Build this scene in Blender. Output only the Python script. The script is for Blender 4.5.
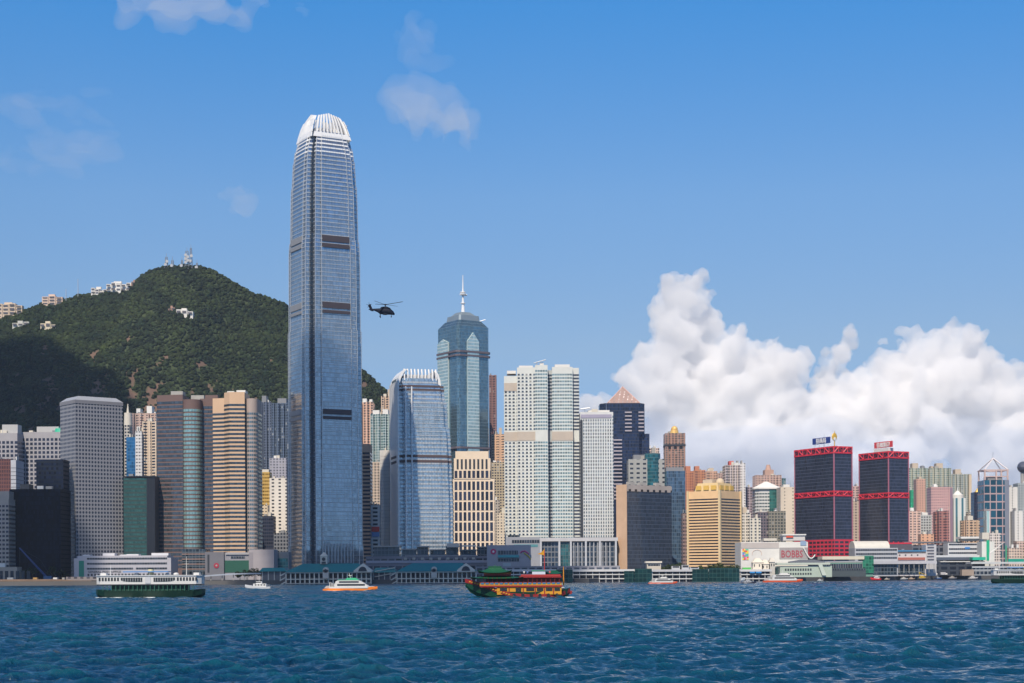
import bpy, bmesh, math, random
import numpy as np
from mathutils import Vector, Matrix
from mathutils import noise as mnoise
for o in list(bpy.data.objects): bpy.data.objects.remove(o)
SC = bpy.context.scene; COL = SC.collection
R = math.radians
# ---------------------------------------------------------------- camera, sky, sun, exposure
F = 1706.0; HZ = 574.0; ROLL = R(0.3); CAMH = 7.0
cd = bpy.data.cameras.new('camera'); cam = bpy.data.objects.new('camera', cd); COL.objects.link(cam)
cd.sensor_width = 36; cd.lens = 36*F/1024; cd.shift_y = (HZ-341.5)/1024; cd.clip_start = 1; cd.clip_end = 200000
cam.location = (0, 0, CAMH); cam.rotation_euler = (R(90), ROLL, 0); SC.camera = cam
SUN_EL = 51.0; SUN_AZ = 14.0          # azimuth: degrees left of straight behind the camera
w = bpy.data.worlds.new('World'); SC.world = w; w.use_nodes = True
nt = w.node_tree; nt.nodes.clear()
sky = nt.nodes.new('ShaderNodeTexSky'); sky.sky_type = 'NISHITA'; sky.sun_disc = False
sky.sun_elevation = R(SUN_EL); sky.sun_rotation = R(180+SUN_AZ); sky.altitude = 3000
sky.air_density = 1.0; sky.dust_density = 0.0; sky.ozone_density = 6.0
bg = nt.nodes.new('ShaderNodeBackground'); bg.inputs[1].default_value = 0.15
wo = nt.nodes.new('ShaderNodeOutputWorld'); 
# the day's clear blue: the air tint by elevation above the horizon
tc = nt.nodes.new('ShaderNodeTexCoord'); sx = nt.nodes.new('ShaderNodeSeparateXYZ'); cr = nt.nodes.new('ShaderNodeValToRGB'); mx = nt.nodes.new('ShaderNodeMix')
mx.data_type = 'RGBA'; mx.blend_type = 'MULTIPLY'; mx.inputs[0].default_value = 1.0; mx.clamp_result = False
el = cr.color_ramp.elements; el[0].position = 0.0; el[0].color = (.21,.285,.42,1); el[1].position = .07; el[1].color = (.40,.41,.44,1)
for p, c in ((.13,(.66,.575,.49)), (.214,(.64,.72,.68)), (.317,(.31,.77,.9)), (.5,(.22,.48,.62)), (1.0,(.22,.40,.52))):
    e = el.new(p); e.color = (*c, 1)
nt.links.new(tc.outputs['Generated'], sx.inputs[0]); nt.links.new(sx.outputs[2], cr.inputs[0])
nt.links.new(sky.outputs[0], mx.inputs[6]); nt.links.new(cr.outputs[0], mx.inputs[7]); vs = nt.nodes.new('ShaderNodeVectorMath'); vs.operation = 'SCALE'; vs.inputs[3].default_value = 1.27
nt.links.new(mx.outputs[2], vs.inputs[0]); nt.links.new(vs.outputs[0], bg.inputs[0])
nt.links.new(bg.outputs[0], wo.inputs[0])
sl = bpy.data.lights.new('sun', 'SUN'); sl.energy = 5.0; sl.angle = R(0.5); sl.color = (1, .88, .72)
so = bpy.data.objects.new('sun', sl); COL.objects.link(so)
sdir = Vector((-math.sin(R(SUN_AZ))*math.cos(R(SUN_EL)), -math.cos(R(SUN_AZ))*math.cos(R(SUN_EL)), math.sin(R(SUN_EL))))
so.rotation_euler = sdir.to_track_quat('Z', 'Y').to_euler(); so.location = sdir*5000
SC.view_settings.view_transform = 'Standard'; SC.view_settings.look = 'None'
SC.view_settings.exposure = 0.10; SC.view_settings.gamma = 1.0; SC.view_settings.use_curve_mapping = False
SC.render.engine = 'CYCLES'
SC.cycles.use_denoising = True; SC.cycles.max_bounces = 24; SC.cycles.volume_bounces = 24; SC.cycles.transparent_max_bounces = 24
SC.cycles.diffuse_bounces = 2; SC.cycles.glossy_bounces = 3

def W(px, py, D):
    u = (px-512)/F; v = (HZ-py)/F; c, s = math.cos(ROLL), math.sin(ROLL)
    return ((u*c+v*s)*D, D, CAMH+(-u*s+v*c)*D)
def WX(px, D): return W(px, HZ, D)[0]
def WZ(px, py, D): return W(px, py, D)[2]
def ZY(py, D): return CAMH+(HZ-py)/F*D
# ---------------------------------------------------------------- clouds: closed lumpy bodies filled with even scattering vapour
def vapour(name, dens, aniso=0.0, col=(1,1,1)):
    m = bpy.data.materials.new(name); m.use_nodes = True; t = m.node_tree; t.nodes.clear()
    v = t.nodes.new('ShaderNodeVolumePrincipled'); v.inputs['Color'].default_value = (*col, 1)
    v.inputs['Density'].default_value = dens; v.inputs['Anisotropy'].default_value = aniso
    o = t.nodes.new('ShaderNodeOutputMaterial'); t.links.new(v.outputs[0], o.inputs['Volume'])
    return m
def ico(sub):
    bm = bmesh.new(); bmesh.ops.create_icosphere(bm, subdivisions=sub, radius=1)
    V = np.array([v.co[:] for v in bm.verts]); Fc = np.array([[v.index for v in f.verts] for f in bm.faces]); bm.free(); return V, Fc
ICO1 = ico(1); ICO2 = ico(2)
def balls_mesh(balls, icod):
    V0, F0 = icod; n = len(V0); VV = []; FF = []
    for i, (x, y, z, rx, ry, rz) in enumerate(balls):
        VV.append(V0*[rx, ry, rz]+[x, y, z]); FF.append(F0+i*n)
    me = bpy.data.meshes.new('cloud'); me.from_pydata(np.concatenate(VV).tolist(), [], np.concatenate(FF).tolist()); return me
def cloud(name, balls, voxel, disp, mat, seed):
    me = balls_mesh(balls, ICO2); o = bpy.data.objects.new(name, me); COL.objects.link(o)
    md = o.modifiers.new('r', 'REMESH'); md.mode = 'VOXEL'; md.voxel_size = voxel
    for k, (sc, st) in enumerate(disp):
        tx = bpy.data.textures.new(name+'_t', 'CLOUDS' if st > 0 else 'VORONOI'); tx.noise_scale = sc
        if st > 0: tx.noise_depth = 2
        d = o.modifiers.new('d', 'DISPLACE'); d.texture = tx; d.strength = st; d.texture_coords = 'GLOBAL'; d.mid_level = .5
    md = o.modifiers.new('r', 'REMESH'); md.mode = 'VOXEL'; md.voxel_size = voxel
    dg = bpy.context.evaluated_depsgraph_get(); ev = o.evaluated_get(dg)
    nm = bpy.data.meshes.new_from_object(ev); nm.materials.clear(); nm.materials.append(mat)
    o.modifiers.clear(); o.data = nm; o['kind'] = 'stuff'
    return o
rc = random.Random(5)
def puff(balls, x, y, z, r, lv, squash=.9):
    balls.append((x, y, z, r, r, r*squash))
    if lv == 0: return
    n = 12 if lv > 1 else 9
    for i in range(n):
        a = rc.uniform(0, 2*math.pi); e = math.asin(rc.uniform(-.35, 1))
        rr = r*rc.uniform(.22, .5); q = r*rc.uniform(.8, 1.05)
        puff(balls, x+q*math.cos(a)*math.cos(e), y+q*math.sin(a)*math.cos(e), z+q*math.sin(e)*squash, rr, lv-1, squash)
CD = 16000.0
# px, py, radius in px, offset in depth px
CUM = [(690,300,22,0),(672,312,18,0),(705,325,22,10),(680,340,26,0),(655,372,22,-10),(640,395,24,-14),(668,395,30,0),(700,370,30,10),
       (725,365,26,0),(735,350,16,-10),(770,372,28,0),(790,368,16,-12),(745,395,32,0),(785,400,28,0),(712,410,32,0),(675,425,30,0),
       (815,415,26,0),(845,400,22,10),(838,365,13,20),(848,345,12,20),(856,330,9,20),(835,383,16,15),(870,395,26,10),(900,375,28,10),(925,360,24,0),(955,352,20,0),(968,340,12,0),(942,385,34,0),
       (975,370,24,0),(1000,385,24,0),(980,400,34,0),(1020,405,26,0),(900,412,34,0),(860,425,30,0),(1045,430,32,0),(1010,432,30,0),
       (610,410,12,0),(590,405,8,0),(800,440,34,0),(750,440,36,0),(700,450,34,0),(945,430,34,0),(660,460,30,0),(905,455,34,0),(850,465,32,0),(990,465,36,0),(620,440,20,0),(610,470,24,0),(580,420,10,0),
       (680,490,30,0),(740,480,30,0),(790,485,28,0),(850,500,30,0),(900,495,28,0),(960,500,32,0),(1010,500,34,0),(640,500,24,0)]
bl = []
for px, py, r, dy in CUM:
    k = CD/F; x, y, z = W(px, py, CD); puff(bl, x, y+dy*k*2, z, r*k*1.05, 2)
VAP = vapour('cloud_vapour', 0.0075, 0, (.988, .985, .982))
for i in range(90):
    px, py, r, dy = CUM[rc.randrange(len(CUM))]; a = rc.uniform(0, 6.283); q = r*rc.uniform(.95, 1.35); x, y, z = W(px+q*math.cos(a), py-q*math.sin(a), CD)
    if py < 470: bl.append((x, y+rc.uniform(-200, 200), z, rc.uniform(2, 6)*CD/F, rc.uniform(2, 6)*CD/F, rc.uniform(1.5, 4)*CD/F))
cloud('cumulus_bank', bl, 17, [(420, 210), (240, -140), (100, -90), (45, -50)], VAP, 1)
# base layer of the same bank, its underside shade put into the vapour tint
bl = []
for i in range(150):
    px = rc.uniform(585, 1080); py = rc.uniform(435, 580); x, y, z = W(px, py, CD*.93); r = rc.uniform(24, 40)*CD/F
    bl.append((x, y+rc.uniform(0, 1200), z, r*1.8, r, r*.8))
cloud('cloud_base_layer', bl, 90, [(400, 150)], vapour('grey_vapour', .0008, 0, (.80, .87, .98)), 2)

# thin torn wisps high up, and unseen clouds over the harbour, shaped to shade the left of the city
def wisp(pts, D, name, dens):
    b = []
    for px, py, rx, rz in pts:
        for i in range(26):
            a = rc.gauss(0, .45); q = rc.gauss(0, .45); k = D/F; x, y, z = W(px+a*rx, py+q*rz, D); s = rc.uniform(.12, .3)
            b.append((x, y+rc.uniform(-300, 300), z, rx*k*s, 160, rz*k*s*1.1))
    cloud(name, b, 22, [(300, 90), (90, 60)], vapour(name+'_vapour', dens), 3)
# unseen cumulus added behind the camera to give the glass fronts something to mirror
bl = []
for i in range(16):
    a = R(rc.uniform(200, 340)); d = rc.uniform(6000, 9000); x, y, z = d*math.cos(a), d*math.sin(a), rc.uniform(700, 2600)
    for k in range(5): bl.append((x+rc.uniform(-700, 700), y+rc.uniform(-400, 400), z+rc.uniform(-150, 150), rc.uniform(300, 650), 350, rc.uniform(160, 320)))
cloud('far_cumulus', bl, 70, [(500, 160)], vapour('far_cumulus_vapour', .008), 6)
wisp([(150, 3, 45, 13), (200, 0, 60, 14), (250, -4, 40, 8)], 9000, 'high_cloud', .0012)
wisp([(425, 112, 38, 22), (455, 125, 22, 14), (405, 100, 18, 12), (240, 198, 22, 9)], 9000, 'high_cloud', .0009)
wisp([(40, 105, 60, 10), (45, 155, 40, 12), (95, 150, 50, 9), (420, 40, 30, 20)], 9000, 'high_cloud', .0004)
b = []
def shade_from(px, py, D, alt):   # the point at height alt on the sun ray through a shaded point
    x, y, z = W(px, py, D); k = (alt-z)/sdir.z; return x+sdir.x*k, y+sdir.y*k
def shade_cloud(edge, depth, alt, name, rmax=95):
    b = []
    for i in range(len(edge)-1):
        A, Bq = edge[i], edge[i+1]; n = max(3, int(abs(Bq[0]-A[0])/14))
        for k in range(n):
            t = k/n; x, y = shade_from(A[0]+(Bq[0]-A[0])*t, A[1]+(Bq[1]-A[1])*t, A[2]+(Bq[2]-A[2])*t, alt); q = 0
            while q < depth:
                r = min(35+q*.3, rmax)*rc.uniform(.85, 1.15); b.append((x+rc.uniform(-8, 8), y-q-r*.9, alt+r*.4, r*1.2, r*1.2, r*.7)); q += r
    cloud(name, b, 20, [(90, 22)], vapour(name+'_vapour', .03), 4)
shade_cloud([(-420, 330, 2800), (-60, 345, 2800), (30, 350, 2800), (60, 372, 2720), (105, 400, 2640), (130, 440, 2530)], 620, 1300, 'shading_cloud')
shade_cloud([(-60, 484, 1500), (62, 486, 1500)], 130, 1150, 'shading_cloud', 50)  # extra unseen cloud added to darken the far left glass block
shade_cloud([(283, 345, 1490), (300, 330, 1480), (362, 352, 1480), (385, 470, 1470), (430, 545, 1450), (500, 548, 1440), (545, 570, 1420)], 330, 1150, 'shading_cloud', 50)
# ---------------------------------------------------------------- materials
def mat_new(name):
    m = bpy.data.materials.new(name); m.use_nodes = True; t = m.node_tree
    b = t.nodes['Principled BSDF']; return m, t, b
def N(t, k, **kw):
    n = t.nodes.new('ShaderNode'+k)
    for a, v in kw.items(): setattr(n, a, v)
    return n
def L(t, a, b): t.links.new(a, b)
def math_n(t, op, a, b=None, c=None):
    n = N(t, 'Math', operation=op)
    for i, v in enumerate((a, b, c)):
        if v is None: continue
        if isinstance(v, (int, float)): n.inputs[i].default_value = v
        else: L(t, v, n.inputs[i])
    return n.outputs[0]
def mixc(t, f, a, b, mode='MIX'):
    n = N(t, 'Mix', data_type='RGBA', blend_type=mode)
    for i, v in ((0, f), (6, a), (7, b)):
        if isinstance(v, (int, float)): n.inputs[i].default_value = v
        elif isinstance(v, (tuple, list)): n.inputs[i].default_value = (*v[:3], 1)
        else: L(t, v, n.inputs[i])
    return n.outputs[2]
_mc = {}
def paint(col, rough=.7, metal=0.0, var=.12, scale=.15):
    key = ('p', tuple(col), rough, metal, var, scale)
    if key in _mc: return _mc[key]
    m, t, b = mat_new('painted_surface'); b.inputs['Roughness'].default_value = rough; b.inputs['Metallic'].default_value = metal
    tc = N(t, 'TexCoord'); ns = N(t, 'TexNoise'); ns.inputs['Scale'].default_value = scale; ns.inputs['Detail'].default_value = 4
    L(t, tc.outputs['Object'], ns.inputs['Vector'])
    f = math_n(t, 'MULTIPLY_ADD', ns.outputs[0], 2*var, 1-var)
    hs = N(t, 'HueSaturation'); hs.inputs['Color'].default_value = (*col, 1); L(t, f, hs.inputs['Value']); L(t, hs.outputs[0], b.inputs['Base Color'])
    _mc[key] = m; return m
# ---------------------------------------------------------------- mesh collector
class MB:
    def __init__(s): s.v = []; s.f = []; s.uv = []; s.mi = []
    def face(s, pts, uv=None, mi=0):
        n = len(s.v); s.v += [tuple(p) for p in pts]; s.f.append(tuple(range(n, n+len(pts))))
        s.uv.append(uv if uv else [(p[0]+p[1], p[2]) for p in pts]); s.mi.append(mi)
    def prism(s, poly, z0, z1, sc0=1.0, sc1=None, mi=0, cap=True, capmi=None, c=(0, 0), u0=0, vz=None):
        """poly: ccw list of xy; side faces get uv = (metres along, metres up)"""
        if sc1 is None: sc1 = sc0
        P0 = [((x-c[0])*sc0+c[0], (y-c[1])*sc0+c[1], z0) for x, y in poly]; P1 = [((x-c[0])*sc1+c[0], (y-c[1])*sc1+c[1], z1) for x, y in poly]
        u = u0; n = len(poly); va, vb = (z0, z1) if vz is None else vz
        for i in range(n):
            j = (i+1) % n; d = math.dist(poly[i], poly[j])
            s.face([P0[i], P0[j], P1[j], P1[i]], [(u, va), (u+d, va), (u+d, vb), (u, vb)], mi); u += math.ceil(d/10)*10
        if cap:
            cm = mi if capmi is None else capmi
            s.face(P1, [(p[0], p[1]) for p in P1], cm); s.face(P0[::-1], [(p[0], p[1]) for p in P0[::-1]], cm)
    def box(s, x0, x1, y0, y1, z0, z1, mi=0):
        s.prism([(x0, y0), (x1, y0), (x1, y1), (x0, y1)], z0, z1, mi=mi)
    def obox(s, c, rz, sx, sy, z0, z1, mi=0):
        co, si = math.cos(rz), math.sin(rz)
        s.prism([(c[0]+x*co-y*si, c[1]+x*si+y*co) for x, y in ((-sx/2, -sy/2), (sx/2, -sy/2), (sx/2, sy/2), (-sx/2, sy/2))], z0, z1, mi=mi)
    def bar(s, a, b, r, n=6, r2=None, mi=0):
        a = Vector(a); b = Vector(b); d = (b-a).normalized(); q = Vector((0, 0, 1)) if abs(d.z) < .9 else Vector((1, 0, 0))
        u = d.cross(q).normalized(); w_ = d.cross(u); r2 = r if r2 is None else r2
        A = [a+(u*math.cos(2*math.pi*i/n)+w_*math.sin(2*math.pi*i/n))*r for i in range(n)]; B = [b+(u*math.cos(2*math.pi*i/n)+w_*math.sin(2*math.pi*i/n))*r2 for i in range(n)]
        for i in range(n):
            j = (i+1) % n; s.face([A[j], A[i], B[i], B[j]], mi=mi)
        s.face(A, mi=mi); s.face(B[::-1], mi=mi)
    def ball(s, c, rx, ry, rz, mi=0, icod=None):
        V0, F0 = icod or ICO2
        for f in F0: s.face([(V0[i][0]*rx+c[0], V0[i][1]*ry+c[1], V0[i][2]*rz+c[2]) for i in f], mi=mi)
    def build(s, name, mats, parent=None, smooth=False):
        me = bpy.data.meshes.new(name); me.from_pydata(s.v, [], s.f)
        ul = me.uv_layers.new(name='UVMap'); ul.data.foreach_set('uv', [c for f in s.uv for p in f for c in p])
        if not isinstance(mats, (list, tuple)): mats = [mats]
        for m in mats: me.materials.append(m)
        me.polygons.foreach_set('material_index', s.mi)
        if smooth:
            bm = bmesh.new(); bm.from_mesh(me); bmesh.ops.remove_doubles(bm, verts=bm.verts, dist=1e-4); bm.to_mesh(me); bm.free()
            me.polygons.foreach_set('use_smooth', [True]*len(me.polygons))
        o = bpy.data.objects.new(name, me); COL.objects.link(o)
        if parent: o.parent = parent
        return o
def thing(name, label, cat, loc=(0, 0, 0), rz=0, group=None):
    o = bpy.data.objects.new(name, None); COL.objects.link(o); o.location = loc; o.rotation_euler = (0, 0, rz)
    o.empty_display_size = 2; o['label'] = label; o['category'] = cat
    if group: o['group'] = group
    return o
def tag(o, label, cat, group=None):
    o['label'] = label; o['category'] = cat
    if group: o['group'] = group
    return o
def grid_mesh(name, P, mat, smooth=True):
    """P: (rows, cols, 3) array"""
    r, c = P.shape[:2]; me = bpy.data.meshes.new(name); me.vertices.add(r*c); me.vertices.foreach_set('co', P.reshape(-1).astype(np.float32))
    i = np.arange((r-1)*c).reshape(r-1, c)[:, :-1]; q = np.stack([i, i+1, i+1+c, i+c], -1).reshape(-1, 4)
    me.loops.add(q.size); me.loops.foreach_set('vertex_index', q.reshape(-1)); me.polygons.add(len(q))
    me.polygons.foreach_set('loop_start', np.arange(len(q))*4); me.update(calc_edges=True); me.validate()
    me.polygons.foreach_set('use_smooth', [smooth]*len(q)); me.materials.append(mat)
    o = bpy.data.objects.new(name, me); COL.objects.link(o); return o
# ---------------------------------------------------------------- water
def water_mat():
    m, t, b = mat_new('sea_water')
    b.inputs['Base Color'].default_value = (.006, .045, .075, 1); b.inputs['Roughness'].default_value = .07; b.inputs['IOR'].default_value = 1.33; b.inputs['Specular IOR Level'].default_value = .36
    tc = N(t, 'TexCoord')
    mp = N(t, 'Mapping'); mp.inputs['Scale'].default_value = (1, .75, 1); L(t, tc.outputs['Object'], mp.inputs[0])
    big = N(t, 'TexNoise'); big.inputs['Scale'].default_value = .009; big.inputs['Detail'].default_value = 5; L(t, mp.outputs[0], big.inputs[0])
    c = mixc(t, math_n(t, 'MULTIPLY_ADD', big.outputs[0], 2.4, -.7), (.0012, .022, .080), (.004, .054, .094))
    wc = N(t, 'Attribute'); wc.attribute_name = 'crest'
    c = mixc(t, wc.outputs['Fac'], c, (.005, .066, .11))
    L(t, c, b.inputs['Base Color'])
    n1 = N(t, 'TexNoise'); n1.inputs['Scale'].default_value = 1.6; n1.inputs['Detail'].default_value = 6; n1.inputs['Roughness'].default_value = .62; L(t, mp.outputs[0], n1.inputs[0])
    n2 = N(t, 'TexNoise'); n2.inputs['Scale'].default_value = .3; n2.inputs['Detail'].default_value = 4; L(t, mp.outputs[0], n2.inputs[0])
    b1 = N(t, 'Bump'); b1.inputs['Strength'].default_value = 1.0; b1.inputs['Distance'].default_value = .35; L(t, n1.outputs[0], b1.inputs['Height'])
    b2 = N(t, 'Bump'); b2.inputs['Strength'].default_value = 1.0; b2.inputs['Distance'].default_value = 1.8; L(t, n2.outputs[0], b2.inputs['Height']); L(t, b1.outputs[0], b2.inputs['Normal'])
    L(t, b2.outputs[0], b.inputs['Normal'])
    return m
WATER = water_mat()
def waves():
    rng = np.random.default_rng(3)
    ys = [70.0]
    while ys[-1] < 1330: ys.append(ys[-1]*1.0019+.02)
    ys = np.array(ys); nx = 900; us = np.linspace(-.42, .42, nx)
    Y = np.repeat(ys[:, None], nx, 1); X = us[None, :]*(Y+40)
    Z = np.zeros_like(X); DX = np.zeros_like(X); DY = np.zeros_like(X)
    sp = Y*.84/nx; spy = Y*.0019+.02
    for i in range(76):
        lam = .5*(9/.5)**(rng.random()); k = 2*math.pi/lam; th = R(200)+rng.normal(0, .6); kx, ky = k*math.cos(th+math.pi/2), k*math.sin(th+math.pi/2)
        a = .0112*lam**.92; ph = rng.random()*6.283
        fade = np.clip((lam/np.maximum(sp, spy)-1.8)/2, 0, 1)
        A = kx*X+ky*Y+ph; Z += a*fade*np.cos(A); DX -= .9*a*fade*kx/k*np.sin(A); DY -= .9*a*fade*ky/k*np.sin(A)
    gust = 0.82+.26*np.sin(X*.021+np.sin(Y*.013)*2+1)*np.sin(Y*.017+X*.006)+.2*np.sin(X*.07+np.sin(Y*.05)*1.7)*np.sin(Y*.043-X*.02)
    Z *= gust; P = np.stack([X+DX, Y+DY, Z], -1)
    o = grid_mesh('water', P, WATER); o['kind'] = 'structure'
    at = o.data.attributes.new('crest', 'FLOAT', 'POINT'); cr = np.clip((Z-.10)/.35, 0, 1); at.data.foreach_set('value', cr.reshape(-1).astype(np.float32))
waves()
mb = MB(); mb.face([(-90000, -60000, -.9), (90000, -60000, -.9), (90000, 120000, -.9), (-90000, 120000, -.9)])
o = mb.build('sea', WATER); o['kind'] = 'structure'
# ---------------------------------------------------------------- land: reclaimed ground behind the sea walls
SHORE = [(-9000, 1330), (-420, 1300), (-330, 1300), (-215, 1290), (60, 1330), (100, 1420), (220, 1500), (330, 1620), (470, 1800), (720, 1990), (9000, 2500)]
mb = MB(); poly = SHORE+[(9000, 30000), (-9000, 30000)]
mb.prism(poly, -3, 3.2)
o = mb.build('ground', paint((.12, .115, .11), .9, var=.3, scale=.02)); o['kind'] = 'structure'
# ---------------------------------------------------------------- hill
RIDGE = [(-260, 330), (-120, 318), (-40, 322), (0, 317), (22, 312), (45, 303), (62, 302), (80, 296), (90, 295), (110, 292), (133, 289), (140, 280), (150, 272), (160, 269), (175, 267), (200, 267), (212, 271), (230, 281),
         (250, 293), (268, 299), (285, 305), (320, 335), (362, 371), (392, 399), (420, 430), (450, 470), (500, 540), (540, 575)]
RD = 2900.0
rx = np.array([p[0] for p in RIDGE], float); ry = np.array([p[1] for p in RIDGE], float)
def hill_h(x, y):
    """ground height at world x, y"""
    t = (y-2150)/(RD-2150); px = 512+x/y*F  # the ridge as seen along the valley axis
    xr = x*RD/y if False else x
    pxr = 512+xr/RD*F; top = ZY(np.interp(pxr, rx, ry), RD)
    up = np.clip(t, 0, 1); down = np.clip((y-RD)/900, 0, 1)
    prof = up**1.15*(1-.0*up)
    return top, prof, down
def build_hill():
    nx, ny = 420, 240
    xs = np.linspace(-1500, 160, nx); ys = np.linspace(2140, 3600, ny); X, Y = np.meshgrid(xs, ys)
    top, prof, down = hill_h(X, Y)
    H = np.zeros_like(X)
    for i in range(ny):
        for j in range(nx):
            x, y = X[i, j], Y[i, j]
            n = mnoise.fractal(Vector((x/420, y/520, 3.1)), 1.0, 2.0, 5)
            rv = mnoise.noise(Vector((x/130+y/900, y/700, 7.7)))
            H[i, j] = n*62+rv*52
    edge = np.sin(np.clip(prof, 0, 1)*math.pi)
    Z = top*prof*(1-down**1.5*.8)+H*edge*np.clip((top-40)/200, 0, 1)
    Z += 3.0; Z = np.where(top < 8, np.minimum(Z, 3.1), Z)
    return X, Y, Z
HX, HY, HZm = build_hill()
def hz_at(x, y):
    j = np.clip((x+1500)/1660*(HX.shape[1]-1), 0, HX.shape[1]-1.001); i = np.clip((y-2140)/1460*(HX.shape[0]-1), 0, HX.shape[0]-1.001)
    i0, j0 = int(i), int(j); a, b = i-i0, j-j0
    return (HZm[i0, j0]*(1-a)*(1-b)+HZm[i0+1, j0]*a*(1-b)+HZm[i0, j0+1]*(1-a)*b+HZm[i0+1, j0+1]*a*b)
def rock_mask(x, y, z):
    n = mnoise.fractal(Vector((x/28, y/60, z/28)), 1.0, 2.2, 4)
    zone = max(0, 1-abs(z-275+(.10*(x+500)))/115)*(1 if x > -780 else max(0, 1-(-780-x)/120))
    return n > (.71-.50*zone) and zone > .05
def hill_mat():
    m, t, b = mat_new('hillside_earth'); b.inputs['Roughness'].default_value = .95
    tc = N(t, 'TexCoord'); n1 = N(t, 'TexNoise'); n1.inputs['Scale'].default_value = .02; n1.inputs['Detail'].default_value = 8; L(t, tc.outputs['Object'], n1.inputs[0])
    at = N(t, 'Attribute'); at.attribute_name = 'rock'
    c = mixc(t, n1.outputs[0], (.02, .035, .012), (.05, .07, .025)); c2 = mixc(t, n1.outputs[0], (.07, .045, .035), (.20, .125, .09))
    L(t, mixc(t, at.outputs['Fac'], c, c2), b.inputs['Base Color']); return m
o = grid_mesh('hill', np.stack([HX, HY, HZm], -1), hill_mat()); o['kind'] = 'structure'
at = o.data.attributes.new('rock', 'FLOAT', 'POINT')
at.data.foreach_set('value', [1.0 if rock_mask(x, y, z) else 0.0 for x, y, z in zip(HX.reshape(-1), HY.reshape(-1), HZm.reshape(-1))])
def leaf_mat(name, c1, c2, sc=.02, fine=.35):
    m, t, b = mat_new(name); b.inputs['Roughness'].default_value = .8; b.inputs['Specular IOR Level'].default_value = .2
    tc = N(t, 'TexCoord'); n1 = N(t, 'TexNoise'); n1.inputs['Scale'].default_value = sc; n1.inputs['Detail'].default_value = 3; L(t, tc.outputs['Object'], n1.inputs[0])
    n2 = N(t, 'TexNoise'); n2.inputs['Scale'].default_value = fine; n2.inputs['Detail'].default_value = 5; L(t, tc.outputs['Object'], n2.inputs[0])
    ra = N(t, 'Attribute'); ra.attribute_name = 'tone'
    c = mixc(t, math_n(t, 'MULTIPLY_ADD', n1.outputs[0], 2.2, -.6), c1, c2)
    v = math_n(t, 'MULTIPLY_ADD', n2.outputs[0], .9, .2); v2 = math_n(t, 'MULTIPLY', v, math_n(t, 'MULTIPLY_ADD', ra.outputs['Fac'], .9, .6))
    hs = N(t, 'HueSaturation'); L(t, c, hs.inputs['Color']); L(t, v2, hs.inputs['Value']); L(t, hs.outputs[0], b.inputs['Base Color'])
    bp = N(t, 'Bump'); bp.inputs['Distance'].default_value = 1.5; L(t, n2.outputs[0], bp.inputs['Height']); L(t, bp.outputs[0], b.inputs['Normal'])
    return m
LEAF = leaf_mat('forest_leaves', (.008, .022, .013), (.048, .070, .020))
def forest():
    rg = random.Random(11); V0, F0 = ICO1; n0 = len(V0); VV = []; FF = []; TT = []; k = 0
    for it in range(150000):
        x = rg.uniform(-1480, 120); y = rg.uniform(2180, 3080); pxx = 512+x/y*F
        if pxx < -60 or pxx > 440: continue
        z = hz_at(x, y)
        if z < 30: continue
        if rock_mask(x, y, z) and rg.random() < .85: continue
        s = rg.uniform(1.9, 4.6)*(.7+.5*rg.random()**2); V = V0*(1+.35*np.array([rg.uniform(-1, 1) for _ in range(n0)]))[:, None]*[s, s, s*rg.uniform(.7, 1.1)]
        VV.append(V+[x, y, z+s*.45]); FF.append(F0+k*n0); TT += [rg.random()**1.5]*n0; k += 1
    me = bpy.data.meshes.new('hillside_forest'); V = np.concatenate(VV); Fq = np.concatenate(FF)
    me.vertices.add(len(V)); me.vertices.foreach_set('co', V.reshape(-1).astype(np.float32)); me.loops.add(Fq.size); me.loops.foreach_set('vertex_index', Fq.reshape(-1))
    me.polygons.add(len(Fq)); me.polygons.foreach_set('loop_start', np.arange(len(Fq))*3); me.update(calc_edges=True)
    at = me.attributes.new('tone', 'FLOAT', 'POINT'); at.data.foreach_set('value', TT); me.materials.append(LEAF)
    o = bpy.data.objects.new('hillside_forest', me); COL.objects.link(o); o['kind'] = 'stuff'
forest()
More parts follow.
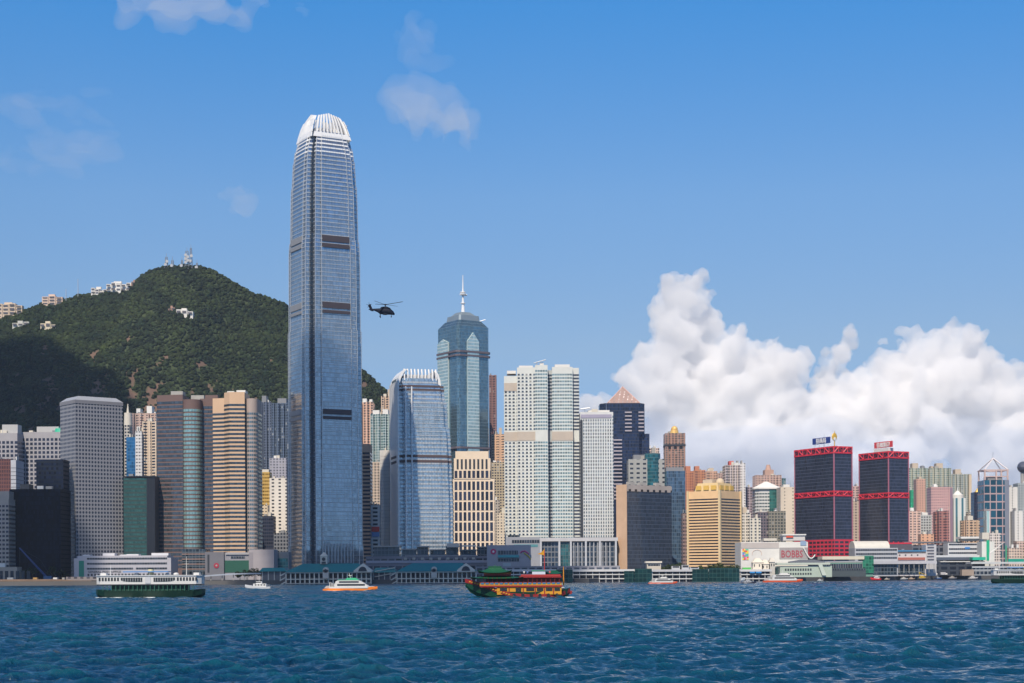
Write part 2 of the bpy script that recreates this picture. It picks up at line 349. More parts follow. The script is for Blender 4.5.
# ---------------------------------------------------------------- facade materials (uv = metres along the wall, metres up)
def fac(wall, glass, pu=3.2, wu=.6, pv=3.4, wv=.5, rough=.12, metal=.35, wrough=.75, jit=.5, wmetal=0.0, tilt=.015, pier=None, curt=.0, spec=.5):
    key = ('f', tuple(wall), tuple(glass), pu, wu, pv, wv, rough, metal, wrough, jit, wmetal, pier, curt, spec)
    if key in _mc: return _mc[key]
    m, t, b = mat_new('facade'); b.inputs['Specular IOR Level'].default_value = spec; uv = N(t, 'UVMap'); sx = N(t, 'SeparateXYZ'); L(t, uv.outputs[0], sx.inputs[0])
    U, V = sx.outputs[0], sx.outputs[1]; oi = N(t, 'ObjectInfo')
    su = math_n(t, 'DIVIDE', U, pu); fu = math_n(t, 'FRACT', math_n(t, 'ADD', su, 1000.0)); mask = math_n(t, 'LESS_THAN', math_n(t, 'ABSOLUTE', math_n(t, 'SUBTRACT', fu, .5)), wu/2)
    cell = N(t, 'CombineXYZ'); L(t, math_n(t, 'FLOOR', su), cell.inputs[0])
    if pv:
        sv = math_n(t, 'DIVIDE', V, pv); fv = math_n(t, 'FRACT', math_n(t, 'ADD', sv, 1000.0)); mv = math_n(t, 'LESS_THAN', math_n(t, 'ABSOLUTE', math_n(t, 'SUBTRACT', fv, .5)), wv/2)
        mask = math_n(t, 'MULTIPLY', mask, mv); L(t, math_n(t, 'FLOOR', sv), cell.inputs[1])
    if pier:
        fp_ = math_n(t, 'FRACT', math_n(t, 'ADD', math_n(t, 'DIVIDE', U, pier[0]), 1000.0)); mask = math_n(t, 'MULTIPLY', mask, math_n(t, 'GREATER_THAN', fp_, pier[1]))
    L(t, oi.outputs['Random'], cell.inputs[2])
    wn = N(t, 'TexWhiteNoise'); wn.noise_dimensions = '3D'; L(t, cell.outputs[0], wn.inputs['Vector'])
    hs = N(t, 'HueSaturation'); hs.inputs['Color'].default_value = (*glass, 1); L(t, math_n(t, 'MULTIPLY_ADD', wn.outputs['Value'], 2*jit, 1-jit), hs.inputs['Value'])
    gc = hs.outputs[0]
    if curt: gc = mixc(t, math_n(t, 'GREATER_THAN', wn.outputs['Value'], 1-curt), gc, (.42, .40, .36))
    tc = N(t, 'TexCoord'); ns = N(t, 'TexNoise'); ns.inputs['Scale'].default_value = .06; ns.inputs['Detail'].default_value = 5
    mp = N(t, 'Mapping'); mp.inputs['Scale'].default_value = (1, 1, .25); L(t, tc.outputs['Object'], mp.inputs[0]); L(t, mp.outputs[0], ns.inputs['Vector'])
    hw = N(t, 'HueSaturation'); hw.inputs['Color'].default_value = (*wall, 1); L(t, math_n(t, 'MULTIPLY_ADD', ns.outputs[0], .60, .70), hw.inputs['Value'])
    L(t, mixc(t, mask, hw.outputs[0], gc), b.inputs['Base Color'])
    L(t, math_n(t, 'MULTIPLY_ADD', mask, rough-wrough, wrough), b.inputs['Roughness']); L(t, math_n(t, 'MULTIPLY_ADD', mask, metal-wmetal, wmetal), b.inputs['Metallic'])
    # each pane sits a hair out of true
    ge = N(t, 'NewGeometry'); vs_ = N(t, 'VectorMath', operation='SUBTRACT'); L(t, wn.outputs['Color'], vs_.inputs[0]); vs_.inputs[1].default_value = (.5, .5, .5)
    sc = N(t, 'VectorMath', operation='SCALE'); L(t, vs_.outputs[0], sc.inputs[0]); L(t, math_n(t, 'MULTIPLY', mask, tilt*2), sc.inputs[3])
    wv_ = N(t, 'TexNoise'); wv_.inputs['Scale'].default_value = .035; wv_.inputs['Detail'].default_value = 3; mq = N(t, 'Mapping'); mq.inputs['Scale'].default_value = (1, 1, .4); L(t, tc.outputs['Object'], mq.inputs[0]); L(t, mq.outputs[0], wv_.inputs['Vector'])
    w1 = N(t, 'VectorMath', operation='SUBTRACT'); L(t, wv_.outputs['Color'], w1.inputs[0]); w1.inputs[1].default_value = (.5, .5, .5); w2 = N(t, 'VectorMath', operation='SCALE'); L(t, w1.outputs[0], w2.inputs[0]); L(t, math_n(t, 'MULTIPLY', mask, .16), w2.inputs[3])
    a0 = N(t, 'VectorMath', operation='ADD'); L(t, sc.outputs[0], a0.inputs[0]); L(t, w2.outputs[0], a0.inputs[1])
    ad = N(t, 'VectorMath', operation='ADD'); L(t, ge.outputs['Normal'], ad.inputs[0]); L(t, a0.outputs[0], ad.inputs[1])
    nm = N(t, 'VectorMath', operation='NORMALIZE'); L(t, ad.outputs[0], nm.inputs[0]); L(t, nm.outputs[0], b.inputs['Normal'])
    _mc[key] = m; return m
G = 3.2   # street level
def fp(pL, pC, pR, D, th):
    X0 = WX(pC, D); c, s = math.cos(th), math.sin(th)
    uL = WX(pL, 1.0); uR = WX(pR, 1.0)
    b = (uR*D-X0)/(c-uR*s); a = (X0-uL*D)/(s+uL*c) if th > .01 else 30
    return X0, a, b
class Bld:
    """one building: Empty at its near corner; local x runs along the front, y goes back"""
    def __init__(s, name, label, cat, pL, pC, pR, top, D, th=0.0, dep=None, body=None, poly=None, group=None, base=None, bname='body', z1=None):
        th = R(th); X0, a, b = fp(pL, pC, pR, D, th)
        if dep: a = dep
        s.a, s.b, s.D = a, b, D; s.top = WZ((pL+pR)/2, top, D) if z1 is None else z1; s.H = s.top-G
        s.t = thing(name, label, cat, (X0, D, G), th, group)
        s.poly = poly(b, a) if poly else [(0, 0), (b, 0), (b, a), (0, a)]
        s.z0 = 0 if base is None else WZ(pC, base, D)-G
        if body:
            mb = MB(); mb.prism(s.poly, s.z0-.2 if base is None else s.z0, s.H, capmi=1); mb.build(bname, [body, ROOF], s.t)
    def z(s, py): return ZY(py, s.D)-G
    def part(s, name, mb, mats, parent=None): return mb.build(name, mats, parent or s.t)
    def box(s, name, x0, x1, y0, y1, z0, z1, mat, frac=True):
        if frac: x0, x1, y0, y1 = x0*s.b, x1*s.b, y0*s.a, y1*s.a
        mb = MB(); mb.box(x0, x1, y0, y1, z0, z1); return mb.build(name, mat, s.t)
    def roof(s, x0, x1, y0, y1, h, mat=None, name='roof_house'): return s.box(name, x0, x1, y0, y1, s.H, s.H+h, mat or WHITE)
    def mast(s, fx, h, r=.35): 
        mb = MB(); mb.bar((fx*s.b, s.a*.5, s.H), (fx*s.b, s.a*.5, s.H+h), r, 5, r*.4); mb.build('roof_mast', STEEL, s.t)
    def rows(s, fh, frac, mat, z0=None, z1=None, off=.14, poly=None, name='window_row', phase=.5):
        z0 = fh*.3 if z0 is None else z0; z1 = s.H-fh*.5 if z1 is None else z1; n = min(99, int((z1-z0)/fh)); P = poly or s.poly
        if n < 1: return
        P = offset_poly(P, off); mb = MB(); mb.prism(P, 0, fh*frac, vz=(.02, fh*frac)); first = mb.build(name, mat, s.t)
        for k in range(n):
            o = first if k == 0 else first.copy()
            if k: COL.objects.link(o); o.parent = s.t
            o.location = (0, 0, z0+k*fh)
def offset_poly(P, d):
    n = len(P); out = []
    for i in range(n):
        p0, p1, p2 = P[i-1], P[i], P[(i+1) % n]
        def nrm(a, b):
            dx, dy = b[0]-a[0], b[1]-a[1]; l = math.hypot(dx, dy) or 1; return (dy/l, -dx/l)
        n1, n2 = nrm(p0, p1), nrm(p1, p2); k = 1+n1[0]*n2[0]+n1[1]*n2[1]; k = max(k, .3)
        out.append((p1[0]+d*(n1[0]+n2[0])/k, p1[1]+d*(n1[1]+n2[1])/k))
    return out
def crenel(n, d, m=None):
    m = m or n
    def f(b, a):
        P = []
        def edge(p, q, k):
            dx, dy = (q[0]-p[0]), (q[1]-p[1]); l = math.hypot(dx, dy); nx, ny = -dy/l, dx/l
            for i in range(k):
                t0, t1 = i/k, (i+1)/k; o = d if i % 2 else 0
                for t in (t0, t1): P.append((p[0]+dx*t+nx*o, p[1]+dy*t+ny*o))
        k = n | 1; j = m | 1
        edge((0, 0), (b, 0), k); edge((b, 0), (b, a), j); edge((b, a), (0, a), k); edge((0, a), (0, 0), j)
        Q = []
        for p in P:
            if not Q or math.dist(Q[-1], p) > .01: Q.append(p)
        return Q
    return f
def octo(c):
    return lambda b, a: [(c*b, 0), (b-c*b, 0), (b, c*b), (b, a-c*b), (b-c*b, a), (c*b, a), (0, a-c*b), (0, c*b)]
def arc(cx, cy, r, a0, a1, n): return [(cx+r*math.cos(R(a0+(a1-a0)*i/n)), cy+r*math.sin(R(a0+(a1-a0)*i/n))) for i in range(n+1)]
ROOF = paint((.22, .21, .20), .9, var=.25, scale=.1); WHITE = paint((.72, .71, .68), .7, var=.1); STEEL = paint((.55, .57, .6), .4, .6); ALU = paint((.62, .64, .66), .35, .3, .06)
CONC = paint((.36, .35, .33), .85, var=.2); DARK = paint((.03, .035, .045), .5); BEIGE = paint((.55, .46, .36), .8); GREENP = paint((.02, .30, .16), .5)
RED = paint((.62, .025, .05), .5, var=.08); TEAL = paint((.0, .20, .21), .45, var=.15); CREAM = paint((.62, .58, .50), .75); GREY = paint((.22, .23, .25), .7); GOLD = paint((.75, .48, .10), .45, .3)
def text_mesh(s, size, name='lettering', mat=None, parent=None, loc=(0, 0, 0), rot=(R(90), 0, 0), depth=.2, align='LEFT', sx=1.0):
    cu = bpy.data.curves.new(name, 'FONT'); cu.body = s; cu.size = size; cu.extrude = depth; cu.align_x = align; cu.resolution_u = 2; cu.offset = .012*size
    o = bpy.data.objects.new(name, cu); COL.objects.link(o); dg = bpy.context.evaluated_depsgraph_get(); me = bpy.data.meshes.new_from_object(o.evaluated_get(dg))
    bpy.data.objects.remove(o); me.materials.clear(); me.materials.append(mat); o = bpy.data.objects.new(name, me); COL.objects.link(o)
    o.location = loc; o.rotation_euler = rot; o.scale = (sx, 1, 1); o.parent = parent; return o
# ================================================================ TOWERS
# --- tallest tower: silver glass, stepped and tapering to a crown of fins
def notched(h, c, m, p):
    q = [(-h+c, -h), (-m, -h), (-m, -h-p), (m, -h-p), (m, -h), (h-c, -h), (h-c, -h+c)]
    P = []
    for k in range(4):
        co, si = math.cos(k*math.pi/2), math.sin(k*math.pi/2)
        for x, y in q: P.append((x*co-y*si, x*si+y*co))
    return P
def shaft(t, poly, prof, mats, ctr=(0, 0)):
    """prof: list of (z, scale) ; equal z twice makes a step"""
    mb = MB()
    for (z0, s0), (z1, s1) in zip(prof, prof[1:]):
        if z1 > z0: mb.prism(poly, z0, z1, s0, s1, c=ctr, capmi=1)
    return mb.build('shaft', mats, t)
def sc_at(prof, z):
    for (z0, s0), (z1, s1) in zip(prof, prof[1:]):
        if z0 <= z < z1: return s0+(s1-s0)*(z-z0)/(z1-z0)
    return prof[-1][1]
IFCG = fac((.34, .36, .38), (.36, .43, .50), 1.5, .86, 4.2, .93, rough=.1, metal=.8, wrough=.3, jit=.22, wmetal=.6, tilt=.006)
SPAN = fac((.52, .53, .54), (.40, .44, .48), 3.0, .7, None, 1, rough=.3, metal=.25, wrough=.4, jit=.12, wmetal=.1, tilt=.01)
SPANW = fac((.84, .84, .83), (.70, .73, .76), 3.0, .5, None, 1, rough=.35, metal=.15, wrough=.4, jit=.1, tilt=.01)
ALUW = paint((.86, .86, .85), .35, .1, .04)
def tower_two():
    D = 1505; cx = WX(324.6, D); t = thing('skyscraper', 'tallest tower, silver blue glass rising to a white crown of fins', 'skyscraper', (cx, D+10, G), R(29))
    Z = lambda py: ZY(py, D)-G
    h = 26.9; P = notched(h, 6.5, 14.4, .9)
    prof = [(-.2, 1.0), (Z(545), 1.0), (Z(545), .985), (Z(330), .975), (Z(330), .955), (Z(252), .945), (Z(240), .925), (Z(240), .905), (Z(200), .885), (Z(185), .872), (Z(185), .855), (Z(160), .82), (Z(160), .805), (Z(148), .765), (Z(148), .745), (Z(138), .675), (Z(133), .64)]
    shaft(t, P, prof, [IFCG, ROOF])
    zt = Z(134); n = 99; fh = (zt-30)/n
    for k in range(n):
        z = 30+k*fh; f = .12+.10*max(0, (z-Z(330))/(zt-Z(330)))+.16*max(0, (z-Z(250))/(zt-Z(250))); s0 = sc_at(prof, z); s1 = sc_at(prof, z+fh*f); s1 = min(s0, s1)
        if s0-s1 > .012: s1 = s0
        mb = MB(); mb.prism(offset_poly(P, .22+.25*max(0, (z-Z(250))/(zt-Z(250)))), z, z+fh*f, s0, s1, vz=(.02, 1)); mb.build('floor_band', SPANW if z > Z(158) else SPAN, t)
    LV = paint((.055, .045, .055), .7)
    for (ya, yb), (yc, yd) in (((238, 244), (246, 250)), ((304, 310), (312, 315)), ((410, 415), (417, 420))):
        for y0, y1 in ((ya, yb), (yc, yd)):
            z0, z1 = Z(y1), Z(y0); s = sc_at(prof, z0)
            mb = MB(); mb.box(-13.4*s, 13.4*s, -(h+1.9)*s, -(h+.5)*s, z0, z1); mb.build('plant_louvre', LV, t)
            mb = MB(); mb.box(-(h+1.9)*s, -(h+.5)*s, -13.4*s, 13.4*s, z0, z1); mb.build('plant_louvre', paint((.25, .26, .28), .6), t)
    # bright vertical ribs on the bay edges
    for k in range(4):
        for m in (-14.4, 14.4, -h+6.5, h-6.5):
            co, si = math.cos(k*math.pi/2), math.sin(k*math.pi/2); mb = MB()
            for (z0, s0), (z1, s1) in zip(prof, prof[1:]):
                if z1 <= z0: continue
                y = -h-(.9 if abs(m) == 14.4 else 0)-.35; a = (m*co-y*si, m*si+y*co)
                mb.bar((a[0]*s0, a[1]*s0, z0), (a[0]*s1, a[1]*s1, z1), .3, 4)
            mb.build('corner_rib', STEEL, t)
    # crown: inner drum and curved fins on each side
    for s in (-1, 1):  # near-black infill in the front corner notches, recess shade put into its colour
        q0, q1 = h-6.7, h-4.2; a_, b_ = sorted((s*q0, s*q1)); mb = MB()
        for (z0, s0), (z1, s1) in zip(prof, prof[1:]):
            if z1 > z0: mb.prism([(a_, -q1), (b_, -q1), (b_, -q0), (a_, -q0)], z0, z1, s0, s1)
        mb.build('recess_dark_fill', fac((.03, .04, .06), (.02, .04, .07), 2, .8, 4.2, .8, metal=.2), t)
    mb = MB(); mb.prism(notched(h*.5, 3, 8, .3), Z(134), Z(128), 1, .9); mb.build('crown_core', ALUW, t)
    for k in range(4):
        co, si = math.cos(k*math.pi/2), math.sin(k*math.pi/2)
        for i in range(9):
            x = (i-4)*3.3; mb = MB(); pts = []
            for q in range(6):
                f = q/5; zz = Z(137)+(Z(112.5+abs(i-4)*.7)-Z(137))*f; s = .665-.235*f**1.6; pts.append((x*(s/.665)*1.05, -h*s-.6, zz))
            for (a, b_) in zip(pts, pts[1:]):
                w_ = .55
                A = [(a[0]-w_, a[1], a[2]), (a[0]+w_, a[1], a[2]), (a[0]+w_, a[1]+1.8, a[2]), (a[0]-w_, a[1]+1.8, a[2])]
                B = [(b_[0]-w_, b_[1], b_[2]), (b_[0]+w_, b_[1], b_[2]), (b_[0]+w_, b_[1]+1.8, b_[2]), (b_[0]-w_, b_[1]+1.8, b_[2])]
                rt = lambda L_: [(p[0]*co-p[1]*si, p[0]*si+p[1]*co, p[2]) for p in L_]
                A, B = rt(A), rt(B)
                for u in range(4): v = (u+1) % 4; mb.face([A[u], A[v], B[v], B[u]])
                mb.face(B)
            mb.build('crown_fin', ALUW, t)
        # white shoulder shells between the fins and the glass
        mb = MB(); s0, s1, s2 = .62, .585, .50
        for (za, sa), (zb, sb) in (((Z(139), .70), (Z(134), .665)), ((Z(134), .665), (Z(126), .60)), ((Z(126), .60), (Z(119), .52)))[:1 if k in (0, 2) else 3]:
            A = [(-15.5*sa/.62, -h*sa-.3, za), (15.5*sa/.62, -h*sa-.3, za)]; B = [(-15*sb/.62, -h*sb-.3, zb), (15*sb/.62, -h*sb-.3, zb)]
            Q = A+B[::-1]; Q2 = [(p[0], p[1]+.8, p[2]) for p in Q]
            rt = lambda L_: [(p[0]*co-p[1]*si, p[0]*si+p[1]*co, p[2]) for p in L_]
            Q, Q2 = rt(Q), rt(Q2); mb.face(Q); mb.face(Q2[::-1])
            for u in range(4): v = (u+1) % 4; mb.face([Q[v], Q[u], Q2[u], Q2[v]])
        mb.build('crown_shell', ALUW, t)
    # cleaning crane and podium fins
    mb = MB(); mb.bar((12, -8, Z(128)), (12, -8, Z(123)), .5); mb.bar((8, -8, Z(124)), (19, -10, Z(122)), .35); mb.build('maintenance_crane', STEEL, t)
    for i in range(9):
        x = -12+i*3.0; mb = MB(); mb.box(x-.25, x+.25, -h-2.0, -h-.9, Z(562), Z(543)); mb.build('entrance_fin', STEEL, t)
tower_two()
# --- shorter sister tower
def tower_one():
    D = 1700; cx = WX(421.5, D); t = thing('skyscraper', 'curved glass tower with a comb of white claws on top, right of the tallest', 'skyscraper', (cx, D+12, G), R(14))
    Z = lambda py: ZY(py, D)-G; h = 27.0; P = notched(h, 5, 15, .8); ctr = (-h, 0)
    prof = [(-.2, 1), (Z(500), 1), (Z(440), .965), (Z(428), .95), (Z(428), .925), (Z(402), .90), (Z(402), .875), (Z(385), .84), (Z(385), .80), (Z(379), .79)]
    shaft(t, P, prof, [fac((.45, .50, .55), (.30, .41, .50), 1.5, .88, 4.2, .95, rough=.1, metal=.6, wrough=.3, jit=.3, wmetal=.4, tilt=.006), ROOF], ctr)
    zt = Z(380); n = 44; fh = (zt-20)/n
    for k in range(n):
        z = 20+k*fh; s0 = sc_at(prof, z); s1 = sc_at(prof, z+fh*.42); s1 = s0 if s0-s1 > .012 else s1
        mb = MB(); mb.prism(offset_poly(P, .3), z, z+fh*(.42 if z < Z(440) or z > Z(405) else .22), s0, s1, c=ctr, vz=(.02, 1)); mb.build('floor_band', SPAN, t)
    LV = paint((.09, .06, .06), .7)
    for y0, y1 in ((388, 386), (391.5, 389.5), (458, 455.5), (463, 460.5)):
        s = sc_at(prof, Z(y0)); mb = MB(); mb.prism(offset_poly(P, .5), Z(y0), Z(y1), s, s, c=ctr); mb.build('plant_louvre', LV, t)
    # smooth white west side rising into a curved claw
    mb = MB(); P2 = [(-h-1.2, -h+3.5), (-h+.2, -h+3.5), (-h+.2, h-3.5), (-h-1.2, h-3.5)]
    mb.prism(P2, 0, Z(382)); mb.build('white_side_wall', ALUW, t)
    for m in (-15, -21):
        mb = MB(); mb.box(m-.5, m+.5, -h-1.6, -h-.4, 0, Z(388)); mb.build('corner_rib', ALUW, t)
    def blade(name, x0, x1, zs, ys, axis):
        mb = MB()
        for i in range(len(zs)-1):
            a, b_ = (ys[i], zs[i]), (ys[i+1], zs[i+1])
            def pt(x, yy, z): return (x, yy, z) if axis == 0 else (yy, x, z)
            A = [pt(x0, a[0], a[1]), pt(x1, a[0], a[1]), pt(x1, a[0]+2.5, a[1]), pt(x0, a[0]+2.5, a[1])]
            B = [pt(x0, b_[0], b_[1]), pt(x1, b_[0], b_[1]), pt(x1, b_[0]+2.5, b_[1]), pt(x0, b_[0]+2.5, b_[1])]
            for u in range(4): v = (u+1) % 4; mb.face([A[u], A[v], B[v], B[u]] if axis == 0 else [A[v], A[u], B[u], B[v]])
            mb.face(B); 
        mb.build(name, ALUW, t)
    top = .79; xs0 = -h; xr = -h+2*h*top
    for i in range(10):
        x = -h+6.2+(i)*(2*h*top-9)/9.5; blade('crown_fin', x-.55, x+.55, [Z(381), Z(377), Z(373), Z(369.5)], [-h*top-.3, -h*top+.1, -h*top+1, -h*top+2.6], 0)
    blade('crown_claw', -h*.8, h*.8, [Z(384), Z(380), Z(376), Z(372.5), Z(370)], [-h-1.2, -h-.2, -h+1.6, -h+4, -h+6.5], 1)
    blade('crown_claw', -h*.7, h*.7, [Z(386), Z(380), Z(375), Z(371)], [xr-1.8, xr-2.4, xr-4, xr-6.5], 1)
    mb = MB(); mb.box(-h+7, xr-6, -h*top+4, h*top-4, Z(380), Z(375)); mb.build('roof_house', ALU, t)
tower_one()
# --- glass tower with mast
def mast_tower():
    D = 2000; B = Bld('skyscraper', 'blue green glass tower with gabled bays and a tall white mast on its stepped top', 'skyscraper', 438, 459, 491, 325, D, 33)
    a, b = B.a, B.b; c = 3
    GD = fac((.14, .20, .25), (.15, .27, .34), 1.6, .9, 3.9, .92, rough=.1, metal=.75, wrough=.3, jit=.25)
    GL = fac((.50, .58, .58), (.42, .60, .62), 2.0, .92, 3.9, .72, rough=.15, metal=.5, wrough=.4, jit=.2)
    poly = [(c, 0), (b-c, 0), (b, c), (b, a-c), (b-c, a), (c, a), (0, a-c), (0, c)]
    mb = MB(); mb.prism(poly, -.2, B.H, capmi=1)
    ctr = (b/2, a/2); mb.prism(poly, B.H, B.z(318), 1, .72, c=ctr, mi=0, capmi=1); mb.build('shaft', [GD, ROOF], B.t)
    mb = MB(); mb.prism(poly, B.z(318), B.z(312.5), .66, .62, c=ctr); mb.prism(poly, B.z(312.5), B.z(308.5), .52, .3, c=ctr); mb.build('stepped_top', paint((.24, .30, .34), .4, .3), B.t)
    for face in (0, 1):
        mb = MB(); L_ = b if face == 0 else a
        x0, x1 = (.28*L_, .64*L_) if face == 0 else (.42*L_, .92*L_); xm = (x0+x1)/2; zt = B.z(340); zp = B.z(331 if face == 0 else 336)
        pts = [(x0, 0), (x1, 0), (x1, zt), (xm, zp), (x0, zt)]
        f = (lambda x, z, o: (x, -o, z)) if face == 0 else (lambda x, z, o: (-o, x, z))
        A = [f(x, z, 1.6) for x, z in pts]; Bk = [f(x, z, -.3) for x, z in pts]; uvs = [(x, z) for x, z in pts]
        if face: A2 = A[::-1]; u2 = uvs[::-1]
        else: A2, u2 = A, uvs
        mb.face(A2, u2)
        for i in range(5): j = (i+1) % 5; q = [A[i], Bk[i], Bk[j], A[j]]; mb.face(q if not face else q[::-1], [(0, 0)]*4)
        mb.build('glass_bay', GL, B.t)
    BR = paint((.13, .11, .13), .6)
    for y0, y1 in ((351.5, 349.5), (355.3, 353.5), (448, 446)):
        mb = MB(); mb.prism(offset_poly(poly, 1.9), B.z(y0), B.z(y1)); mb.build('plant_band', BR, B.t)
    mb = MB(); cx, cy = ctr; z = B.z
    mb.bar((cx, cy, z(309)), (cx, cy, z(300)), 2.4, 8, 1.6); mb.bar((cx, cy, z(300)), (cx, cy, z(285)), 1.5, 8, 1.0); mb.bar((cx, cy, z(285)), (cx, cy, z(270)), .9, 6, .35)
    for zz, r in ((z(290), 4.0), (z(288), 3.4), (z(299), 2.8)): mb.bar((cx, cy, zz), (cx, cy, zz+1.0), r, 10)
    m_ = mb.build('mast', ALUW, B.t)
    mb = MB(); mb.bar((cx-4.5, cy-1, z(290)), (cx+4.5, cy-1, z(290)), 1.2, 6); mb.build('dish_bracket', ALUW, m_)
    mb = MB(); mb.bar((b*.8, a*.2, B.z(318)), (b*.8+7, a*.2-3, B.z(316)), .5); mb.build('maintenance_crane', STEEL, B.t)
mast_tower()
# --- grey tower with round windows and a bevelled cap
def porthole():
    D = 1530; B = Bld('office_tower', 'grey aluminium tower with a mesh of round windows below its sloping cap', 'office tower', 61, 76, 123.5, 403, D, 38)
    wall = (.27, .27, .29)
    m, t, b = mat_new('round_window_cladding'); uv = N(t, 'UVMap'); sx = N(t, 'SeparateXYZ'); L(t, uv.outputs[0], sx.inputs[0])
    fu = math_n(t, 'SUBTRACT', math_n(t, 'FRACT', math_n(t, 'DIVIDE', sx.outputs[0], 2.95)), .5); fv = math_n(t, 'SUBTRACT', math_n(t, 'FRACT', math_n(t, 'DIVIDE', sx.outputs[1], 3.5)), .5)
    d = math_n(t, 'SQRT', math_n(t, 'ADD', math_n(t, 'POWER', fu, 2), math_n(t, 'POWER', fv, 2))); mask = math_n(t, 'LESS_THAN', d, .33)
    L(t, mixc(t, mask, wall, (.02, .03, .06)), b.inputs['Base Color']); L(t, math_n(t, 'MULTIPLY_ADD', mask, -.45, .6), b.inputs['Roughness']); b.inputs['Metallic'].default_value = .1
    mb = MB(); mb.prism(B.poly, -.2, B.H, capmi=1); mb.build('shaft', [m, ROOF], B.t)
    mb = MB(); mb.prism(offset_poly(B.poly, .4), B.H, B.H+3.2); mb.build('cornice', paint((.20, .20, .22), .6), B.t)
    mb = MB(); mb.prism(offset_poly(B.poly, .2), B.H+3.2, B.z(393), 1, .78, c=(B.b/2, B.a/2)); mb.build('bevelled_cap', paint((.34, .36, .40), .5, .2), B.t)
    mb = MB(); mb.box(.5, B.b-.5, -.6, -.1, 0, 9); mb.build('entrance_screen', DARK, B.t)
porthole()
# --- banded granite twin towers
def exchange(label, px, topy, D, gran, glassA, glassB, th, group):
    """px: left block, round bay, inner block x limits"""
    x0, x1, x2, x3 = px; t = thing('office_tower', label, 'office tower', (WX(x0, D), D, G), R(0), group)
    s = D/F; Z = lambda py: ZY(py, D)-G
    X = lambda p: WX(p, D)-WX(x0, D)
    parts = []
    polyL = [(0, 4), (X(x1)-X(x0)-0, -2), (X(x1), 26), (3, 30)]
    cx, r = (X(x1)+X(x2))/2, (X(x2)-X(x1))/2+1.5
    polyR = arc(cx, 4, r, 180, 360, 14)+[(cx+r, 20), (cx-r, 20)]
    polyB = [(X(x2)-1, 9), (X(x3), 9), (X(x3), 36), (X(x2)-1, 36)]
    for nm, P, top, gl in (('wing', polyL, topy[0], glassA), ('round_bay', polyR, topy[1], glassB), ('rear_wing', polyB, topy[2], glassA)):
        mb = MB(); mb.prism(P, -.2, Z(top), capmi=1); body = mb.build(nm, [gran, ROOF], t)
        fh = 3.75; n = int((Z(top)-11)/fh); off = offset_poly(P, .16); mb = MB(); mb.prism(off, 0, fh*.62, vz=(.02, 1)); first = mb.build('window_row', gl, body)
        for k in range(n-1):
            o = first if k == 0 else first.copy()
            if k: COL.objects.link(o); o.parent = body
            o.location = (0, 0, 11+k*fh)
    return t, X, Z
GRA_SHADED = paint((.15, .095, .085), .7, var=.1); GRB_LIT = paint((.62, .42, .27), .6, var=.08)  # twin granite: left tower's shade and right tower's sunlight put into the colour
gA = fac((.10, .08, .08), (.07, .10, .13), 1.5, .9, None, 1, rough=.1, metal=.5, jit=.35); gB = fac((.35, .5, .48), (.20, .36, .38), 1.5, .8, None, 1, rough=.12, metal=.5, jit=.25)
gC = fac((.08, .07, .07), (.05, .08, .11), 1.5, .92, None, 1, rough=.1, metal=.4, jit=.3)
t, X, Z = exchange('shade toned banded granite tower with a pale glass round bay, left twin below the hill', (157, 184, 200, 213), (393, 398, 396), 1560, GRA_SHADED, gA, gB, 0, 'banded granite twin towers')
mb = MB(); mb.box(X(170), X(182), 8, 22, Z(393), Z(388.5)); mb.build('roof_house', CONC, t); mb = MB(); mb.box(X(189), X(202), 14, 20, Z(398), Z(392)); mb.build('roof_house', CONC, t)
mb = MB(); mb.box(X(200), X(213), 30, 36, Z(398), Z(390)); mb.build('roof_house', GRA_SHADED, t)
def exchange2():
    D = 1548; t = thing('office_tower', 'sunlit gold banded granite tower with faceted front, the right hand twin', 'office tower', (WX(212, D), D, G), 0, 'banded granite twin towers')
    X = lambda p: WX(p, D)-WX(212, D); Z = lambda py: ZY(py, D)-G
    gB2 = fac((.40, .36, .32), (.12, .2, .26), 1.5, .8, None, 1, rough=.12, metal=.5, jit=.25)
    specs = (('wing', [(0, 8), (X(226), 4), (X(226), 30), (0, 30)], 396, GRB_LIT, gC), ('faceted_front', [(X(224.5), 3), (X(231), -4), (X(246), -3), (X(246), 28), (X(224.5), 28)], 391, GRB_LIT, gC),
             ('round_bay', arc(X(251.5), 6, (X(258.5)-X(245.5))/2, 180, 360, 14)+[(X(258.5), 26), (X(245.5), 26)], 397, paint((.40, .33, .30), .6), gB2))
    for nm, P, top, w_, gl in specs:
        mb = MB(); mb.prism(P, -.2, Z(top), capmi=1); body = mb.build(nm, [w_, ROOF], t); fh = 3.75; n = int((Z(top)-16)/fh)
        mb = MB(); mb.prism(offset_poly(P, .16), 0, fh*.5, vz=(.02, 1)); first = mb.build('window_row', gl, body)
        for k in range(n-1):
            o = first if k == 0 else first.copy()
            if k: COL.objects.link(o); o.parent = body
            o.location = (0, 0, 11+k*fh)
    mb = MB(); mb.box(X(227), X(234), 6, 20, Z(391), Z(389)); mb.build('roof_house', WHITE, t); mb = MB(); mb.box(X(236), X(245), 8, 22, Z(391), Z(387.8)); mb.build('roof_house', WHITE, t)
exchange2()
